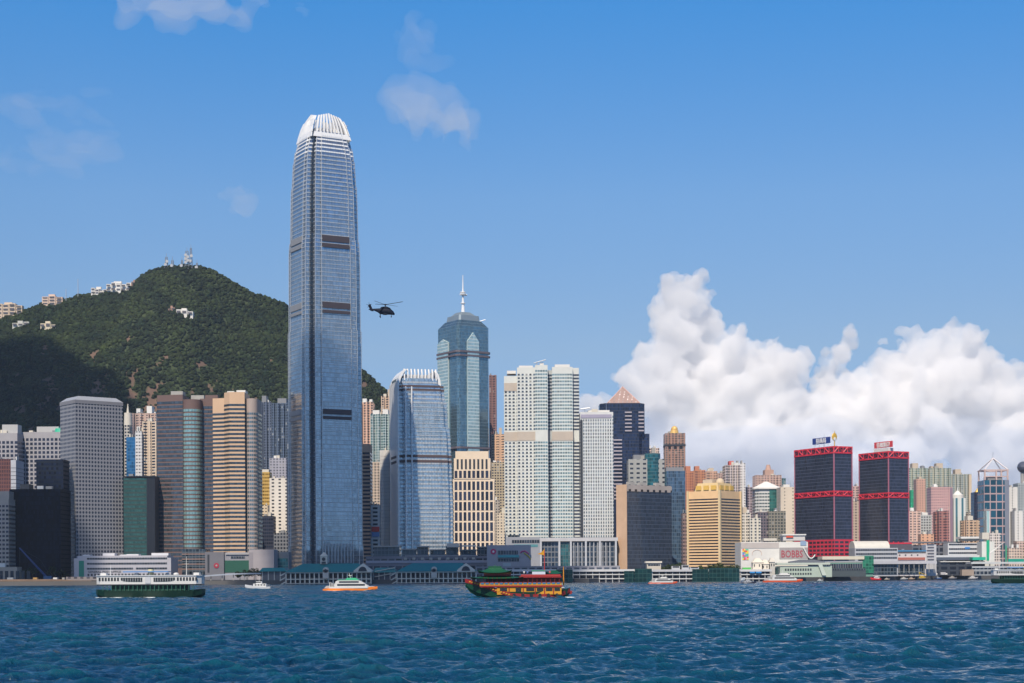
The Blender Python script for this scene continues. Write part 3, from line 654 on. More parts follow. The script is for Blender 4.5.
# --- gold banded tower
def gold():
    B = Bld('office_tower', 'golden tower of horizontal bands with gold roof panels and a small dome', 'office tower', 688.5, 720, 741, 490.5, 1640, 50, body=paint((.84, .56, .30), .6))
    B.rows(2.85, .42, fac((.12, .09, .05), (.03, .035, .05), 1.6, .95, None, 1, metal=.3, jit=.5), z0=6, z1=B.H-3)
    a, b = B.a, B.b
    for i, (x, y) in enumerate(((0, 0), (b, 0), (0, a), (b, a))):
        mb = MB(); mb.box(x-1.1, x+1.1, y-1.1, y+1.1, 0, B.H+.5); mb.build('corner_pier', paint((.72, .56, .33), .55), B.t)
    mb = MB(); mb.prism([(b*.12, a*.12), (b*.88, a*.12), (b*.88, a*.88), (b*.12, a*.88)], B.H, B.H+8, 1, .84, c=(b/2, a/2)); mb.build('roof_house', paint((.66, .50, .26), .6), B.t)
    for i in range(3): mb = MB(); mb.box(b*(.18+.24*i), b*(.34+.24*i), a*.12-.8, a*.12-.1, B.H+1.2, B.H+5.5); mb.build('gold_panel', paint((.72, .46, .10), .5), B.t)
    for i in range(3): mb = MB(); mb.box(b*.12-.8, b*.12-.1, a*(.18+.24*i), a*(.34+.24*i), B.H+1.2, B.H+5.5); mb.build('gold_panel', paint((.72, .46, .10), .5), B.t)
    mb = MB(); mb.ball((b*.55, a*.35, B.H+9), 4.2, 4.2, 4.2); mb.build('roof_dome', paint((.62, .50, .34), .5), B.t, ); B.roof(.4, .7, .5, .8, 12, BEIGE)
gold()
# --- twin dark glass towers with red trusses
def red_tower(label, pL, pC, pR, top, mid, bot, D):
    B = Bld('office_tower', label, 'office tower', pL, pC, pR, top, D, 27, group='dark glass towers with red belts')
    a, b = B.a, B.b; gl = fac((.07, .08, .12), (.045, .055, .09), 1.5, .9, 3.5, .86, rough=.14, metal=.5, jit=.4, tilt=.012)
    mb = MB(); mb.prism(B.poly, -.2, B.H, capmi=1); mb.build('shaft', [gl, ROOF], B.t)
    pk = paint((.45, .16, .22), .5)
    for x, y in ((0, 0), (b, 0), (0, a)): mb = MB(); mb.box(x-.5, x+.5, y-.5, y+.5, 0, B.H); mb.build('corner_strip', pk, B.t)
    def truss(z0, z1):
        mb = MB(); P = offset_poly(B.poly, .6); 
        for za, zb in ((z0, z0+1.6), (z1-1.6, z1)): mb.prism(P, za, zb)
        for i in range(2):
            L_ = (b, a)[i]; n = 6 if i == 0 else 7; n = max(4, int(L_/7))
            for k in range(n+1):
                q = L_*k/n; f = (lambda q: (q, -.45)) if i == 0 else (lambda q: (-.45, q))
                mb.bar((*f(q), z0), (*f(q), z1), .5, 4)
                if k < n and k % 2 == i: mb.bar((*f(q), z0+.8), (*f(L_*(k+1)/n), z1-.8), .6, 4)
                elif k < n: mb.bar((*f(q), z1-.8), (*f(L_*(k+1)/n), z0+.8), .6, 4)
        mb.build('red_truss', RED, B.t)
    truss(B.H-7.5, B.H); truss(B.z(mid+2.8), B.z(mid-2.8))
    return B
B1 = red_tower('larger dark glass tower with red truss belts, blue sign and gold emblem on its roof', 795.3, 834.5, 852.5, 446, 495, 541, 1760)
B2 = red_tower('smaller dark glass tower with red truss belts and red sign on its roof', 859.8, 889, 909, 451, 497, 543, 1800)
def sign(B, f0, f1, z0, z1, fcol, txt, tcol, size):
    ya, yb = B.a*(1-f0), B.a*(1-f1); mb = MB(); mb.box(3.2, 4.0, yb, ya, B.H+z0, B.H+z1); s_ = mb.build('roof_sign', paint(fcol, .5), B.t)
    for k in range(4):
        q = ya+(yb-ya)*(k+.5)/4; mb = MB(); mb.bar((3.6, q, B.H), (3.6, q, B.H+z0), .25, 4); mb.build('sign_post', STEEL, s_)
    text_mesh(txt, size, 'lettering', paint(tcol, .5), s_, (3.1, (ya+yb)/2, B.H+z0+(z1-z0)*.17), rot=(R(90), 0, R(-90)), align='CENTER')
mb = MB(); b, a = B1.b, B1.a
mb.prism(offset_poly(B1.poly, .9), B1.z(558), B1.z(541)); 
pod = mb.build('podium', fac((.62, .03, .06), (.05, .05, .07), 6.5, .74, 4.1, .56, jit=.5, wrough=.5), B1.t)
mb = MB(); b, a = B2.b, B2.a
mb.prism(offset_poly(B2.poly, 1.2), B2.z(560), B2.z(543.5)); mb.build('podium', fac((.62, .03, .06), (.05, .05, .07), 6.5, .74, 4.1, .56, jit=.5, wrough=.5), B2.t)
sign(B1, .40, .84, 4.0, 10.5, (.02, .05, .25), '招商局', (.9, .9, .9), 5.8)
mb = MB(); cx = 2.0; zz = B1.H
mb.ball((cx, 1.5, zz+9.5), 3.4, .8, 4.2); mb.bar((cx, 1.5, zz), (cx, 1.5, zz+6), .5, 5); mb.bar((cx, 1.5, zz+12), (cx, 1.5, zz+16), .8, 5, .1); em = mb.build('gold_emblem', paint((.80, .48, .06), .4, .3), B1.t)
mb = MB(); mb.ball((cx, .8, zz+7.3), 1.7, .4, 2.0); mb.build('emblem_ring', WHITE, em)
B1.mast(.6, 18, .2)
mb = MB(); mb.box(2, 9, 2, B2.a*.55, B2.H, B2.H+3.6); mb.build('roof_house', WHITE, B2.t)
sign(B2, .44, 1.05, 4.4, 10.8, (.66, .05, .06), '信德集團', (.92, .9, .88), 5.4)
# ================================================================ OTHER TOWERS, LEFT TO RIGHT
APG = 'apartment towers packed behind the waterfront'
def grid(w_, g=(.03, .04, .06), pu=3.0, wu=.62, pv=3.6, wv=.6, **k): return fac(w_, g, pu, wu, pv, wv, **{'curt': .05, **k})
def T(kind, label, pL, pC, pR, top, D, th=0, dep=28, body=None, poly=None, group=None, rows=None, roofs=(), mast=None):
    B = Bld(kind, label, kind.replace('_', ' '), pL, pC, pR, top, D, th, dep if th == 0 else None, body, poly, group)
    if rows: B.rows(*rows)
    for r in roofs: B.roof(*r[:5], **({'mat': r[5]} if len(r) > 5 else {}))
    if mast: B.mast(*mast)
    rq = random.Random(label)
    for i in range(rq.choice((1, 2, 2, 3))):
        f = rq.uniform(.08, .78); w_ = rq.uniform(.08, .2); y_ = rq.uniform(.1, .5); B.box('water_tank', f, f+w_, y_, y_+.25, B.H-.1, B.H+rq.uniform(1.4, 4.2), rq.choice((CONC, WHITE, GREY, CREAM)))
    for i in range(rq.choice((0, 1, 1, 2))): B.mast(rq.uniform(.1, .9), rq.uniform(5, 11), .16)
    return B
Gs = lambda c, pu=1.6, wu=.9, **k: fac((.08, .08, .09), c, pu, wu, None, 1, **k)
OT, AT = 'office_tower', 'apartment_tower'
# far left
B = T(OT, 'pale grid fronted tower cut off by the left edge of the photo', -6, -6, 18, 433, 1720, body=paint((.35, .34, .36)), rows=(4.4, .62, fac((.35, .34, .36), (.03, .035, .06), 4.2, .66, None, 1)), roofs=[(.3, .95, .2, .7, 9, paint((.45, .45, .45)))])
B = T(OT, 'pale grid fronted tower left of the round window tower, dark block at its foot', 22, 22, 62, 432, 1740, body=paint((.35, .34, .36)), rows=(4.4, .62, fac((.35, .34, .36), (.03, .035, .06), 4.2, .66, None, 1)), roofs=[(.35, .9, .2, .7, 6, paint((.45, .45, .45)))])
mb = MB(); mb.prism(arc(B.b*.93, 8, 6.5, 0, 360, 16)[:-1], B.H, B.H+4, 1, .8, c=(B.b*.93, 8)); mb.build('green_roof_tent', paint((.02, .42, .26), .5), B.t)
T(OT, 'brown glass slab with a pale end wall at the left edge', -20, -20, 11, 459, 1600, body=fac((.16, .06, .05), (.05, .03, .04), 1.6, .5, 3.6, .7, metal=.3), dep=30)
T('stair_tower', 'narrow pale end wall beside the brown glass slab', 11.3, 11.3, 16.5, 460, 1598, body=paint((.45, .47, .52)), dep=26, rows=(3.6, .1, DARK))
B = T(OT, 'black glass office block at the far left waterfront, stepped down to one side', 10, 10, 61, 489, 1500, body=fac((.004, .005, .010), (.003, .005, .014), 1.6, .85, 3.9, .8, rough=.5, metal=0, jit=.8, spec=.08, curt=0), dep=34)
mb = MB(); mb.box(B.b*.45, B.b*.985, 12, 33, B.H, B.z(456)); mb.build('upper_block', [fac((.014, .02, .032), (.006, .011, .03), 2.2, .8, 3.9, .6, rough=.4, metal=0, jit=.8, spec=.15, curt=0), ROOF], B.t)
B.roof(.12, .3, .4, .8, 5, DARK)
T(OT, 'beige ribbed low tower standing at the left edge above a colonnade', -20, -20, 9, 499, 1480, body=paint((.36, .33, .30)), rows=(3.7, .5, fac((.36, .33, .30), (.03, .03, .05), 3.2, .7, None, 1)), roofs=[(.4, .95, .2, .7, 7, paint((.36, .33, .30)))])
B = T('arcade', 'low beige arcade building at the left edge of the waterfront', -20, -20, 17, 567, 1440, body=paint((.40, .34, .28)), dep=14)
for i in range(7): B.box('arch_opening', B.b*.38+i*4.6, B.b*.38+i*4.6+2.8, -.2, .5, .5, B.H*.72, DARK, frac=False)
T(AT, 'sliver of sunlit cream apartments between two pale grid towers', 17, 17, 23, 466, 1850, body=grid((.60, .46, .30), pv=3.2, wv=.4), dep=20, group=APG)
# behind, between round window tower and granite twins
B = T(OT, 'slim cream tower with a round drum top behind the round window tower', 125, 125, 130, 425, 1900, body=grid((.5, .47, .42)), dep=14); mb = MB(); mb.bar((B.b*.5, 6, B.H), (B.b*.5, 6, B.H+14), 4.4, 14, 4.0); mb.bar((B.b*.5, 6, B.H+14), (B.b*.5, 6, B.H+24), 1.5, 6, .4); mb.build('roof_drum', CREAM, B.t)
T(OT, 'small bright blue glass tower behind the green glass block', 127, 127, 136, 437, 1820, body=fac((.03, .14, .28), (.02, .12, .27), 1.8, .9, 3.6, .8, metal=.4), dep=20)
T(AT, 'slim white slab between the blue glass tower and cream apartments', 136, 136, 142.5, 431, 1810, body=grid((.62, .62, .62), wv=.3), dep=20, group=APG, roofs=[(.1, .6, .2, .8, 5)])
T(AT, 'cream apartment tower with columns of dark windows beside the dark granite twin', 143, 143, 157, 421, 1815, body=grid((.62, .50, .38), pu=4.6, wu=.5, pv=3.1, wv=.55), poly=crenel(5, 1.6), group=APG, dep=20)
T(AT, 'pinkish apartment cluster top at the foot of the hill', 131, 131, 157, 413, 2050, body=grid((.50, .36, .30), pu=3.5, wu=.5, pv=3.1, wv=.4), poly=crenel(7, 3), group=APG, roofs=[(.2, .35, .2, .7, 6), (.6, .8, .2, .7, 9)])
B = T(OT, 'green glass block framed in black beside the round window tower', 124, 124, 147, 478, 1545, body=fac((.02, .05, .05), (.03, .10, .09), 1.7, .9, 3.6, .55, metal=.25, jit=.3), dep=26)
B.box('black_frame', 1.0, 1.36, 0, .9, 0, B.H+.6, paint((.012, .014, .02), .4)); B.box('roof_band', -.01, 1.37, -.03, 1, B.H+.6, B.H+1.8, paint((.012, .014, .02), .4))
# behind granite twins
T(AT, 'tall dark blue apartment tower close to the gold banded twin', 261, 261, 272, 402, 2000, body=grid((.10, .13, .2), pu=2.6, wu=.5, pv=3.1, wv=.6), poly=crenel(5, 2.5), group=APG, roofs=[(.1, .5, .2, .8, 8, GREY)])
T(AT, 'dark blue apartment tower with vertical ribs against the hill left of the tallest tower', 272.5, 272.5, 290, 403, 1960, body=grid((.09, .13, .2), pu=2.4, wu=.55, pv=3.1, wv=.7), poly=crenel(7, 3), group=APG, roofs=[(.3, .8, .2, .8, 6, GREY)])
T(AT, 'greyish lilac tower with a flat top just left of the tallest tower', 270, 270, 287, 458, 1880, body=grid((.36, .36, .42), pu=3.4, wu=.4, pv=3.1, wv=.45), dep=20, group=APG, roofs=[(.0, .4, .2, .8, -3)])
T(OT, 'gold glass box tower left of the white block', 259, 259, 270, 472, 1790, body=fac((.55, .36, .10), (.42, .26, .06), 2.0, .8, 3.6, .5, metal=.5), dep=18, roofs=[(.1, .9, .2, .8, 3, CREAM)])
T(OT, 'white office block with sparse windows beside the tallest tower', 270, 270, 287, 478, 1760, body=grid((.74, .70, .64), pu=7, wu=.35, pv=3.6, wv=.45), dep=22)
T(AT, 'cream low block at the foot of the gold glass box tower', 256, 256, 268, 505, 1740, body=grid((.66, .54, .38), pu=3, wu=.45, pv=3.2, wv=.4), dep=14, group=APG)
T(OT, 'dark navy block standing in front of the cream low block', 260, 260, 274, 516, 1700, body=fac((.03, .035, .06), (.02, .03, .06), 2.2, .8, 3.4, .6), dep=16)
T(OT, 'grey block with dark windows at the left foot of the tallest tower', 274, 274, 288, 533, 1690, body=grid((.20, .21, .23)), dep=16)
# between the two silver towers
T(AT, 'pinkish apartment tower right of the tallest tower, highest of its row', 360, 360, 374, 402, 2040, body=grid((.62, .40, .30), pu=4.2, wu=.5, pv=3.1, wv=.6), poly=crenel(5, 3), group=APG, roofs=[(.2, .5, .3, .8, 5), (.7, .9, .3, .8, 4)])
T(AT, 'cream apartment tower at the foot of the ridge beside the comb topped tower', 382, 382, 398, 396, 2120, body=grid((.60, .44, .32), pu=4.2, wu=.5, pv=3.1, wv=.6), poly=crenel(5, 3), group=APG, roofs=[(.4, .9, .2, .8, 9, BEIGE)])
T(AT, 'grey green glass apartment tower between the two silver towers', 371, 371, 393, 414, 1960, body=grid((.34, .42, .42), (.05, .14, .16), pu=3.2, wu=.6, pv=3.1, wv=.6), poly=crenel(7, 3), group=APG, roofs=[(.1, .4, .2, .8, 5), (.55, .8, .2, .8, 6)])
T(OT, 'orange and dark banded slab touching the right side of the tallest tower', 355, 355, 370.5, 445, 1690, body=paint((.55, .34, .22)), rows=(3.7, .5, Gs((.02, .03, .06))), roofs=[(0, 1, .1, .9, 1.2, paint((.5, .3, .2)))])
T(AT, 'narrow cream tower with dark windows behind the white curved slab', 371, 371, 381, 462, 1830, body=grid((.55, .45, .36), pu=3.4, wu=.55, pv=3.1, wv=.5), dep=18, group=APG)
B = T(OT, 'small white tower with a red and blue sign band behind the pier', 371.5, 371.5, 380, 505, 1700, body=grid((.60, .58, .55), pu=8, wu=.6, pv=4, wv=.5), dep=14)
B.box('red_sign', .05, .95, -.06, 0, B.z(531), B.z(526), paint((.7, .04, .03), .5)); B.box('blue_sign', .05, .95, -.06, 0, B.z(536), B.z(531.3), paint((.12, .25, .5), .5))
B = T(OT, 'smooth white curved slab hugging the comb topped tower', 380, 380, 396, 450, 1740, body=paint((.62, .60, .56), .5), dep=24, poly=lambda b, a: [(0, 4), (b*.25, 1), (b*.6, 0), (b, 3), (b, a), (0, a)])
B.box('dark_foot', .1, .6, -.05, .1, 0, 14, DARK)
B.rows(3.7, .10, paint((.42, .41, .39), .6), z0=10)
# gridded beige stepped tower
def beige_stepped():
    D = 1700; w_ = (.76, .62, .47); body = paint(w_); gl = fac(w_, (.03, .035, .06), 4.4, .64, None, 1, metal=.25, jit=.5)
    B = Bld(OT, 'beige stepped tower with deep dark window grid below the mast topped tower', 'office tower', 450, 450, 495, 479, D, 0, 28, body); fh = 10.2
    B.rows(fh, .84, gl, z0=B.H-fh*7-.8, z1=B.H+1)
    mb = MB(); x0, x1 = B.b*(454.5-450)/45, B.b*(491-450)/45; P = [(x0, -.5), (x1, -.5), (x1, 27), (x0, 27)]; mb.prism(P, B.H, B.z(458), capmi=1); u = mb.build('upper_block', [body, ROOF], B.t)
    mb = MB(); P2 = offset_poly(P, .14); mb.prism(P2, B.H+1, B.z(470.5), vz=(.02, 1)); mb.build('window_row', gl, u)
    mb = MB(); x0, x1 = B.b*(456-450)/45, B.b*(489-450)/45; mb.box(x0, x1, 0, 26, B.z(458), B.z(451)); mb.build('crown_block', [body], B.t)
    for i in range(8): mb = MB(); q = x0+(x1-x0)*(i+.3)/8; mb.box(q, q+2.0, -.7, -.2, B.z(469), B.z(459)); mb.build('tall_window', DARK, u)
beige_stepped()
T(AT, 'brown slim apartment tower rising behind the mast topped tower', 490, 490, 497.5, 375, 2150, body=grid((.24, .13, .12), pu=3, wu=.5, pv=3.1, wv=.5), poly=crenel(3, 2), group=APG)
T(AT, 'peach apartment block with two roof sheds left of the pale hotel tower', 492, 492, 506, 434, 2050, body=grid((.64, .42, .28), pu=3.6, wu=.5, pv=3.1, wv=.45), poly=crenel(5, 2), group=APG, roofs=[(.55, .75, .2, .7, 8, BEIGE), (.2, .35, .2, .7, 4, BEIGE)])
T(AT, 'dull yellow apartment block below the peach one', 492, 492, 507, 462, 1950, body=grid((.46, .38, .26), pu=3, wu=.6, pv=3.1, wv=.5), dep=20, group=APG)
T(AT, 'small white apartment block near the foot of the pale hotel tower', 497, 497, 507, 513, 1850, body=grid((.66, .58, .48), pu=3.4, wu=.45, pv=3.2, wv=.4), dep=16, group=APG, roofs=[(.5, .9, .2, .8, 6, CREAM)])
T(OT, 'dark block filling the gap behind the beige stepped tower', 485, 485, 507, 490, 2000, body=grid((.12, .13, .16)), dep=16)
# --- pale hotel towers
def hotel():
    D = 1760; w_ = (.64, .66, .63); band = paint((.50, .43, .36), .7); gl = fac(w_, (.05, .08, .12), 4.0, .52, None, 1, metal=.3, jit=.7, curt=.05)
    gl2 = fac((.52, .60, .58), (.16, .26, .30), 2.6, .7, None, 1, metal=.35, jit=.5)
    t = thing('hotel_tower', 'wide pale green hotel tower of several joined slabs with a beige belt halfway up', 'hotel tower', (WX(505, D), D, G)); X = lambda p: WX(p, D)-WX(505, D); Z = lambda py: ZY(py, D)-G
    segs = (('west_wing', 505, 519, 0, 376, gl), ('main_wing', 518, 536.5, -4, 368, gl), ('bay_wing', 536, 548.5, -7, 366, gl2), ('recess', 548.5, 553.5, 3, 370, Gs((.04, .06, .10), 2.5, .7)), ('east_wing', 553, 573.5, -3, 367.5, gl2), ('end_bay', 573, 580, 2, 368, Gs((.06, .08, .12), 2.5, .75)))
    for nm, a, b_, y, top, g in segs:
        P = [(X(a), y), (X(b_), y), (X(b_), 34), (X(a), 34)]; body = paint(w_) if nm != 'recess' else paint((.44, .47, .48)); mb = MB(); mb.prism(P, -.2, Z(top), capmi=1); o_ = mb.build(nm, [body, ROOF], t)
        fh = 3.5; z = 40; zt = Z(top)-6; mb = MB(); mb.prism(offset_poly(P, .15), 0, fh*.52, vz=(.02, 1)); first = mb.build('window_row', g, o_); k = 0
        while z < zt:
            if not (Z(441) < z < Z(431)) and not (nm == 'west_wing' and z > Z(393)) :
                o = first if k == 0 else first.copy()
                if k: COL.objects.link(o); o.parent = o_
                o.location = (0, 0, z); k += 1
            z += fh
        if nm not in ('recess', 'end_bay', 'bay_wing'):
            mb = MB(); mb.prism(offset_poly(P, .35), Z(441), Z(432)); mb.build('beige_belt', band, o_)
    mb = MB(); mb.box(X(505), X(519), -.5, 33, Z(391), Z(383)); mb.build('beige_belt', band, t)
    for a, b_, top in ((508, 517, 373), (520, 534, 365), (556, 571, 364), (541, 545, 362)): mb = MB(); mb.box(X(a), X(b_), 6, 24, Z(370), Z(top)); mb.build('roof_house', WHITE, t)
    mb = MB(); mb.bar((X(538), 6, Z(367)), (X(538), 6, Z(362)), .6); mb.bar((X(535), 6, Z(362.5)), (X(547), 4, Z(359.5)), .45); mb.build('maintenance_crane', STEEL, t)
hotel()
B = T('hotel_tower', 'white ribbed hotel slab joined to the right of the pale green one', 581, 581, 614, 412, 1750, body=paint((.62, .63, .62)), rows=(3.5, .62, fac((.64, .65, .64), (.13, .18, .22), 2.5, .5, None, 1, metal=.3, jit=.6), 34), dep=26)
B.box('dark_shaft', -.0, .07, -.03, .4, 34, B.H-8, DARK); B.box('lilac_parapet', .02, .95, -.02, .95, B.H-6, B.H-2.5, paint((.36, .34, .44)))
mb = MB(); mb.bar((B.b*.15, 4, B.H), (B.b*.15, 4, B.H+4), .5); mb.bar((B.b*.02, 4, B.H+3.6), (B.b*.3, 4, B.H+4.6), .5); mb.build('maintenance_crane', STEEL, B.t); B.roof(.25, .9, .2, .8, 2.4)
def podium():
    D = 1660; t = thing('hotel_podium', 'tall glazed podium with white columns under the pale hotel towers', 'podium', (WX(520, D), D, G)); X = lambda p: WX(p, D)-WX(520, D); Z = lambda py: ZY(py, D)-G
    mb = MB(); mb.box(X(520), X(617), 2, 60, -.2, Z(539)); mb.build('hall', fac((.16, .17, .19), (.03, .05, .08), 3.4, .78, 5, .8, metal=.3, jit=.6), t)
    mb = MB(); mb.box(X(520)-1, X(617)+1, -1, 60, Z(541.5), Z(538)); mb.build('roof_slab', paint((.50, .50, .52)), t)
    for p in (521, 541, 559.5, 571, 586, 600, 616): mb = MB(); mb.box(X(p)-.9, X(p)+.9, -1, 2, -.2, Z(541.6)); mb.build('column', paint((.48, .50, .54)), t)
    for p in range(574, 614, 4): mb = MB(); mb.box(X(p)-.35, X(p)+.35, -.2, 2, -.2, Z(543)); mb.build('screen_rib', paint((.48, .50, .54)), t)
    mb = MB(); mb.box(X(560.5), X(570), 1.4, 2, 2, Z(543)); mb.build('green_glazing', fac((.08, .12, .13), (.03, .13, .14), 2.6, .8, 3.6, .85, metal=.3), t)
podium()
# --- right of the hotels
def pyramid_tower():
    D = 1950; dk = fac((.02, .026, .05), (.015, .03, .08), 1.8, .85, 3.8, .8, metal=.3, jit=.6)
    B = Bld(OT, 'dark navy tower with a pink pyramid roof behind the white ribbed hotel slab', 'office tower', 601, 601, 646, 403, D, 0, 34, dk, poly=lambda b, a: [(0, 10), (b*.12, 0), (b*.86, 0), (b, 10), (b, a), (0, a)])
    B.box('shoulder_block', .0, 1.1, .15, .9, 0, B.z(434), dk)
    for f0, f1, z0, z1 in ((.0, .15, 415, 500), (.18, .48, 438, 500), (.55, .7, 412, 432), (.85, .97, 412, 432)):
        k = 0
        for zz in np.arange(B.z(z1), B.z(z0), 4.2): B.box('light_balcony_band', f0, f1, -.04, .04, zz, zz+1.5, paint((.42, .38, .42)))
    mb = MB(); x0, x1 = B.b*.16, B.b*.88; xm, ym = (x0+x1)/2, 14; z0, z1 = B.H, B.z(386)
    for P in ([(x0, 0, z0), (x1, 0, z0)], [(x1, 0, z0), (x1, 28, z0)], [(x1, 28, z0), (x0, 28, z0)], [(x0, 28, z0), (x0, 0, z0)]): mb.face([P[0], P[1], (xm, ym, z1)], [(0, 0), (math.dist(P[0], P[1]), 0), (14, 20)])
    mb.build('pyramid_roof', fac((.36, .24, .21), (.58, .50, .47), 5, .25, 3, .6, metal=.1), B.t)
    for s in (-1, 1):
        mb = MB(); mb.bar((xm+s*(x1-x0)/2, -.2, z0), (xm, ym-.2, z1), .5, 4); mb.build('pyramid_rib', paint((.7, .45, .38)), B.t)
pyramid_tower()
B = T(OT, 'grey block with a teal glass drum on its right, below the pyramid roofed tower', 629, 629, 665, 459, 1850, body=grid((.36, .37, .36), pu=7, wu=.5, pv=5, wv=.4), dep=26, roofs=[(.15, .5, .2, .8, 5, GREY)])
mb = MB(); P = arc(B.b*.68, 6, B.b*.22, 180, 360, 14)+[(B.b*.9, 24), (B.b*.46, 24)]; mb.prism(P, 0, B.z(454), capmi=1); o_ = mb.build('glass_drum', [fac((.05, .14, .16), (.02, .14, .18), 2, .9, 3.8, .75, metal=.3), ROOF], B.t)
mb = MB(); mb.box(B.b*.66, B.b*.76, 4, 10, B.z(454), B.z(448)); mb.build('roof_house', CONC, B.t)
T(AT, 'far pale apartment tops peeping over the teal glass drum', 646, 646, 660, 448, 2300, body=grid((.62, .50, .44)), poly=crenel(5, 3), group=APG, roofs=[(.1, .4, .2, .8, 4)])
B = T(OT, 'wide dark blue glass block with a beige side wall beside the hotels', 617, 627, 672, 491, 1660, 38, body=fac((.06, .08, .12), (.05, .08, .14), 1.7, .88, 3.7, .86, metal=.45, jit=.35), group=None)
mb = MB(); mb.box(-.5, 0.0, -.5, B.a, -.2, B.z(485)); mb.build('beige_side_wall', paint((.62, .42, .28), .7), B.t)
mb = MB(); mb.box(0, B.b, -.3, B.a, B.H, B.z(485)); mb.build('plant_floor', fac((.42, .37, .34), (.03, .03, .04), 8, .4, 8, .5), B.t)
for f in (.1, .35, .7): B.box('roof_house', f, f+.12, .2, .5, B.z(485), B.z(482), CONC)
T(OT, 'slim steel blue glass tower squeezed beside the wide dark blue glass block', 667, 667, 686, 471, 1760, body=fac((.09, .14, .2), (.06, .11, .18), 2.0, .88, 3.8, .85, metal=.3), dep=22, roofs=[(.0, .9, .1, .9, 4, GREY)])
B = T(OT, 'brown narrow office block tucked against the golden banded tower', 683, 683, 690, 513, 1680, body=grid((.26, .18, .17), pu=2.2, wu=.6, pv=3.6, wv=.5), dep=16)
B = T(AT, 'tall brown and green apartment tower with a gold domed top', 666, 666, 686, 433, 2250, body=grid((.38, .22, .17), (.06, .10, .10), pu=3.4, wu=.55, pv=3.1, wv=.6), poly=crenel(7, 2.5), group=APG)
mb = MB(); mb.bar((B.b*.5, 12, B.H), (B.b*.5, 12, B.H+5), 6, 12, 5); mb.ball((B.b*.5, 12, B.H+6), 4.6, 4.6, 4.4); mb.build('gold_dome', paint((.75, .48, .15), .4, .2), B.t)
B.box('dark_belt', -.02, 1.02, -.02, 1, B.z(447), B.z(445), DARK)
T(AT, 'orange brown apartment tower just left of the golden banded tower', 682, 682, 694, 471, 1980, body=grid((.58, .24, .13), pu=3.2, wu=.5, pv=3.1, wv=.5), poly=crenel(5, 3), group=APG, roofs=[(.4, .8, .2, .7, 6, paint((.5, .2, .12)))])
T(AT, 'second orange apartment tower, its shoulder behind the golden banded tower', 695, 695, 706, 470, 2000, body=grid((.56, .26, .15), pu=3.2, wu=.5, pv=3.1, wv=.5), poly=crenel(5, 3), group=APG, roofs=[(.1, .5, .2, .7, 5, paint((.5, .2, .12)))])
T(AT, 'peach apartment tower peeping above the gold roof panels', 707, 707, 718, 471, 2030, body=grid((.62, .40, .30), pu=3.2, wu=.5, pv=3.1, wv=.5), poly=crenel(5, 3), group=APG, roofs=[(.3, .7, .2, .7, 4, BEIGE)])
T(AT, 'dull pink apartment tower right of the gold roof panels', 715, 715, 727, 473, 2060, body=grid((.50, .36, .32), pu=3.2, wu=.5, pv=3.1, wv=.5), poly=crenel(5, 3), group=APG)
T(AT, 'red and white topped apartment tower with dark window columns behind the golden tower', 726, 726, 741, 465, 1950, body=grid((.58, .50, .48), pu=3.4, wu=.6, pv=3.1, wv=.6), poly=crenel(7, 3.5), group=APG, roofs=[(.3, .6, .2, .7, 5, paint((.6, .12, .1))), (.7, .9, .2, .7, 3)])
T(AT, 'white apartment tower stepping down to the right of the red topped one', 737, 737, 746, 463, 2000, body=grid((.72, .70, .70), pu=3.4, wu=.4, pv=3.1, wv=.4), poly=crenel(3, 2), group=APG)
T(AT, 'lilac grey apartment tower in the gap right of the golden tower', 745, 745, 754, 487, 2020, body=grid((.42, .34, .38), pu=3, wu=.5, pv=3.1, wv=.5), poly=crenel(5, 2), group=APG)
B = T(AT, 'pink apartment tower with a stepped dome and a teal side, behind the white roofed block', 756, 756, 782, 475, 2200, body=grid((.58, .40, .34), pu=3.2, wu=.5, pv=3.1, wv=.5), poly=crenel(7, 3), group=APG)
mb = MB(); mb.box(B.b*.38, B.b*.72, 4, 22, B.H, B.H+7); mb.bar((B.b*.55, 13, B.H+7), (B.b*.55, 13, B.H+14), 4, 10, 2.2); mb.build('roof_dome', paint((.5, .32, .25)), B.t); B.box('teal_side', 1.0, 1.18, .1, .8, 0, B.H-4, grid((.12, .2, .22), (.04, .12, .14)))
B = T(OT, 'white octagonal block with a pointed tent roof and green glass corner', 756, 756, 781, 489, 1900, body=paint((.62, .62, .60)), poly=octo(.15), dep=30, rows=(3.6, .4, fac((.60, .60, .58), (.05, .09, .10), 3, .8, None, 1)))
mb = MB(); mb.prism(offset_poly(B.poly, 2), B.H, B.H+1.5); mb.prism(offset_poly(B.poly, 1.6), B.H+1.5, B.H+9, 1, .08, c=(B.b/2, B.a/2)); mb.build('tent_roof', WHITE, B.t); B.box('green_corner', .55, .86, -.03, .05, 0, B.H-.5, fac((.05, .15, .13), (.03, .16, .15), 2, .85, 3.6, .8, metal=.3))
T(OT, 'plain cream blank walled slab left of the larger dark red belted tower', 781, 781, 797, 487, 1860, body=grid((.68, .60, .50), pu=9, wu=.12, pv=3.6, wv=.3), dep=28, roofs=[(.2, .6, .1, .7, 3)])
T(AT, 'white apartment block with balconies and yellow panel beside the golden tower', 741, 741, 751, 513, 1720, body=grid((.66, .62, .56), pu=3.6, wu=.55, pv=3.1, wv=.5), poly=crenel(3, 2), group=APG, roofs=[(.3, .7, .2, .7, 6, BEIGE)])
B = T(AT, 'white and yellow apartment block right of the white one with balconies', 750, 750, 761, 518, 1715, body=grid((.66, .64, .58), pu=3.6, wu=.45, pv=3.1, wv=.5), poly=crenel(5, 2), group=APG); B.box('yellow_panel', .1, .35, -.04, .02, 2, B.H*.45, paint((.8, .6, .05)))
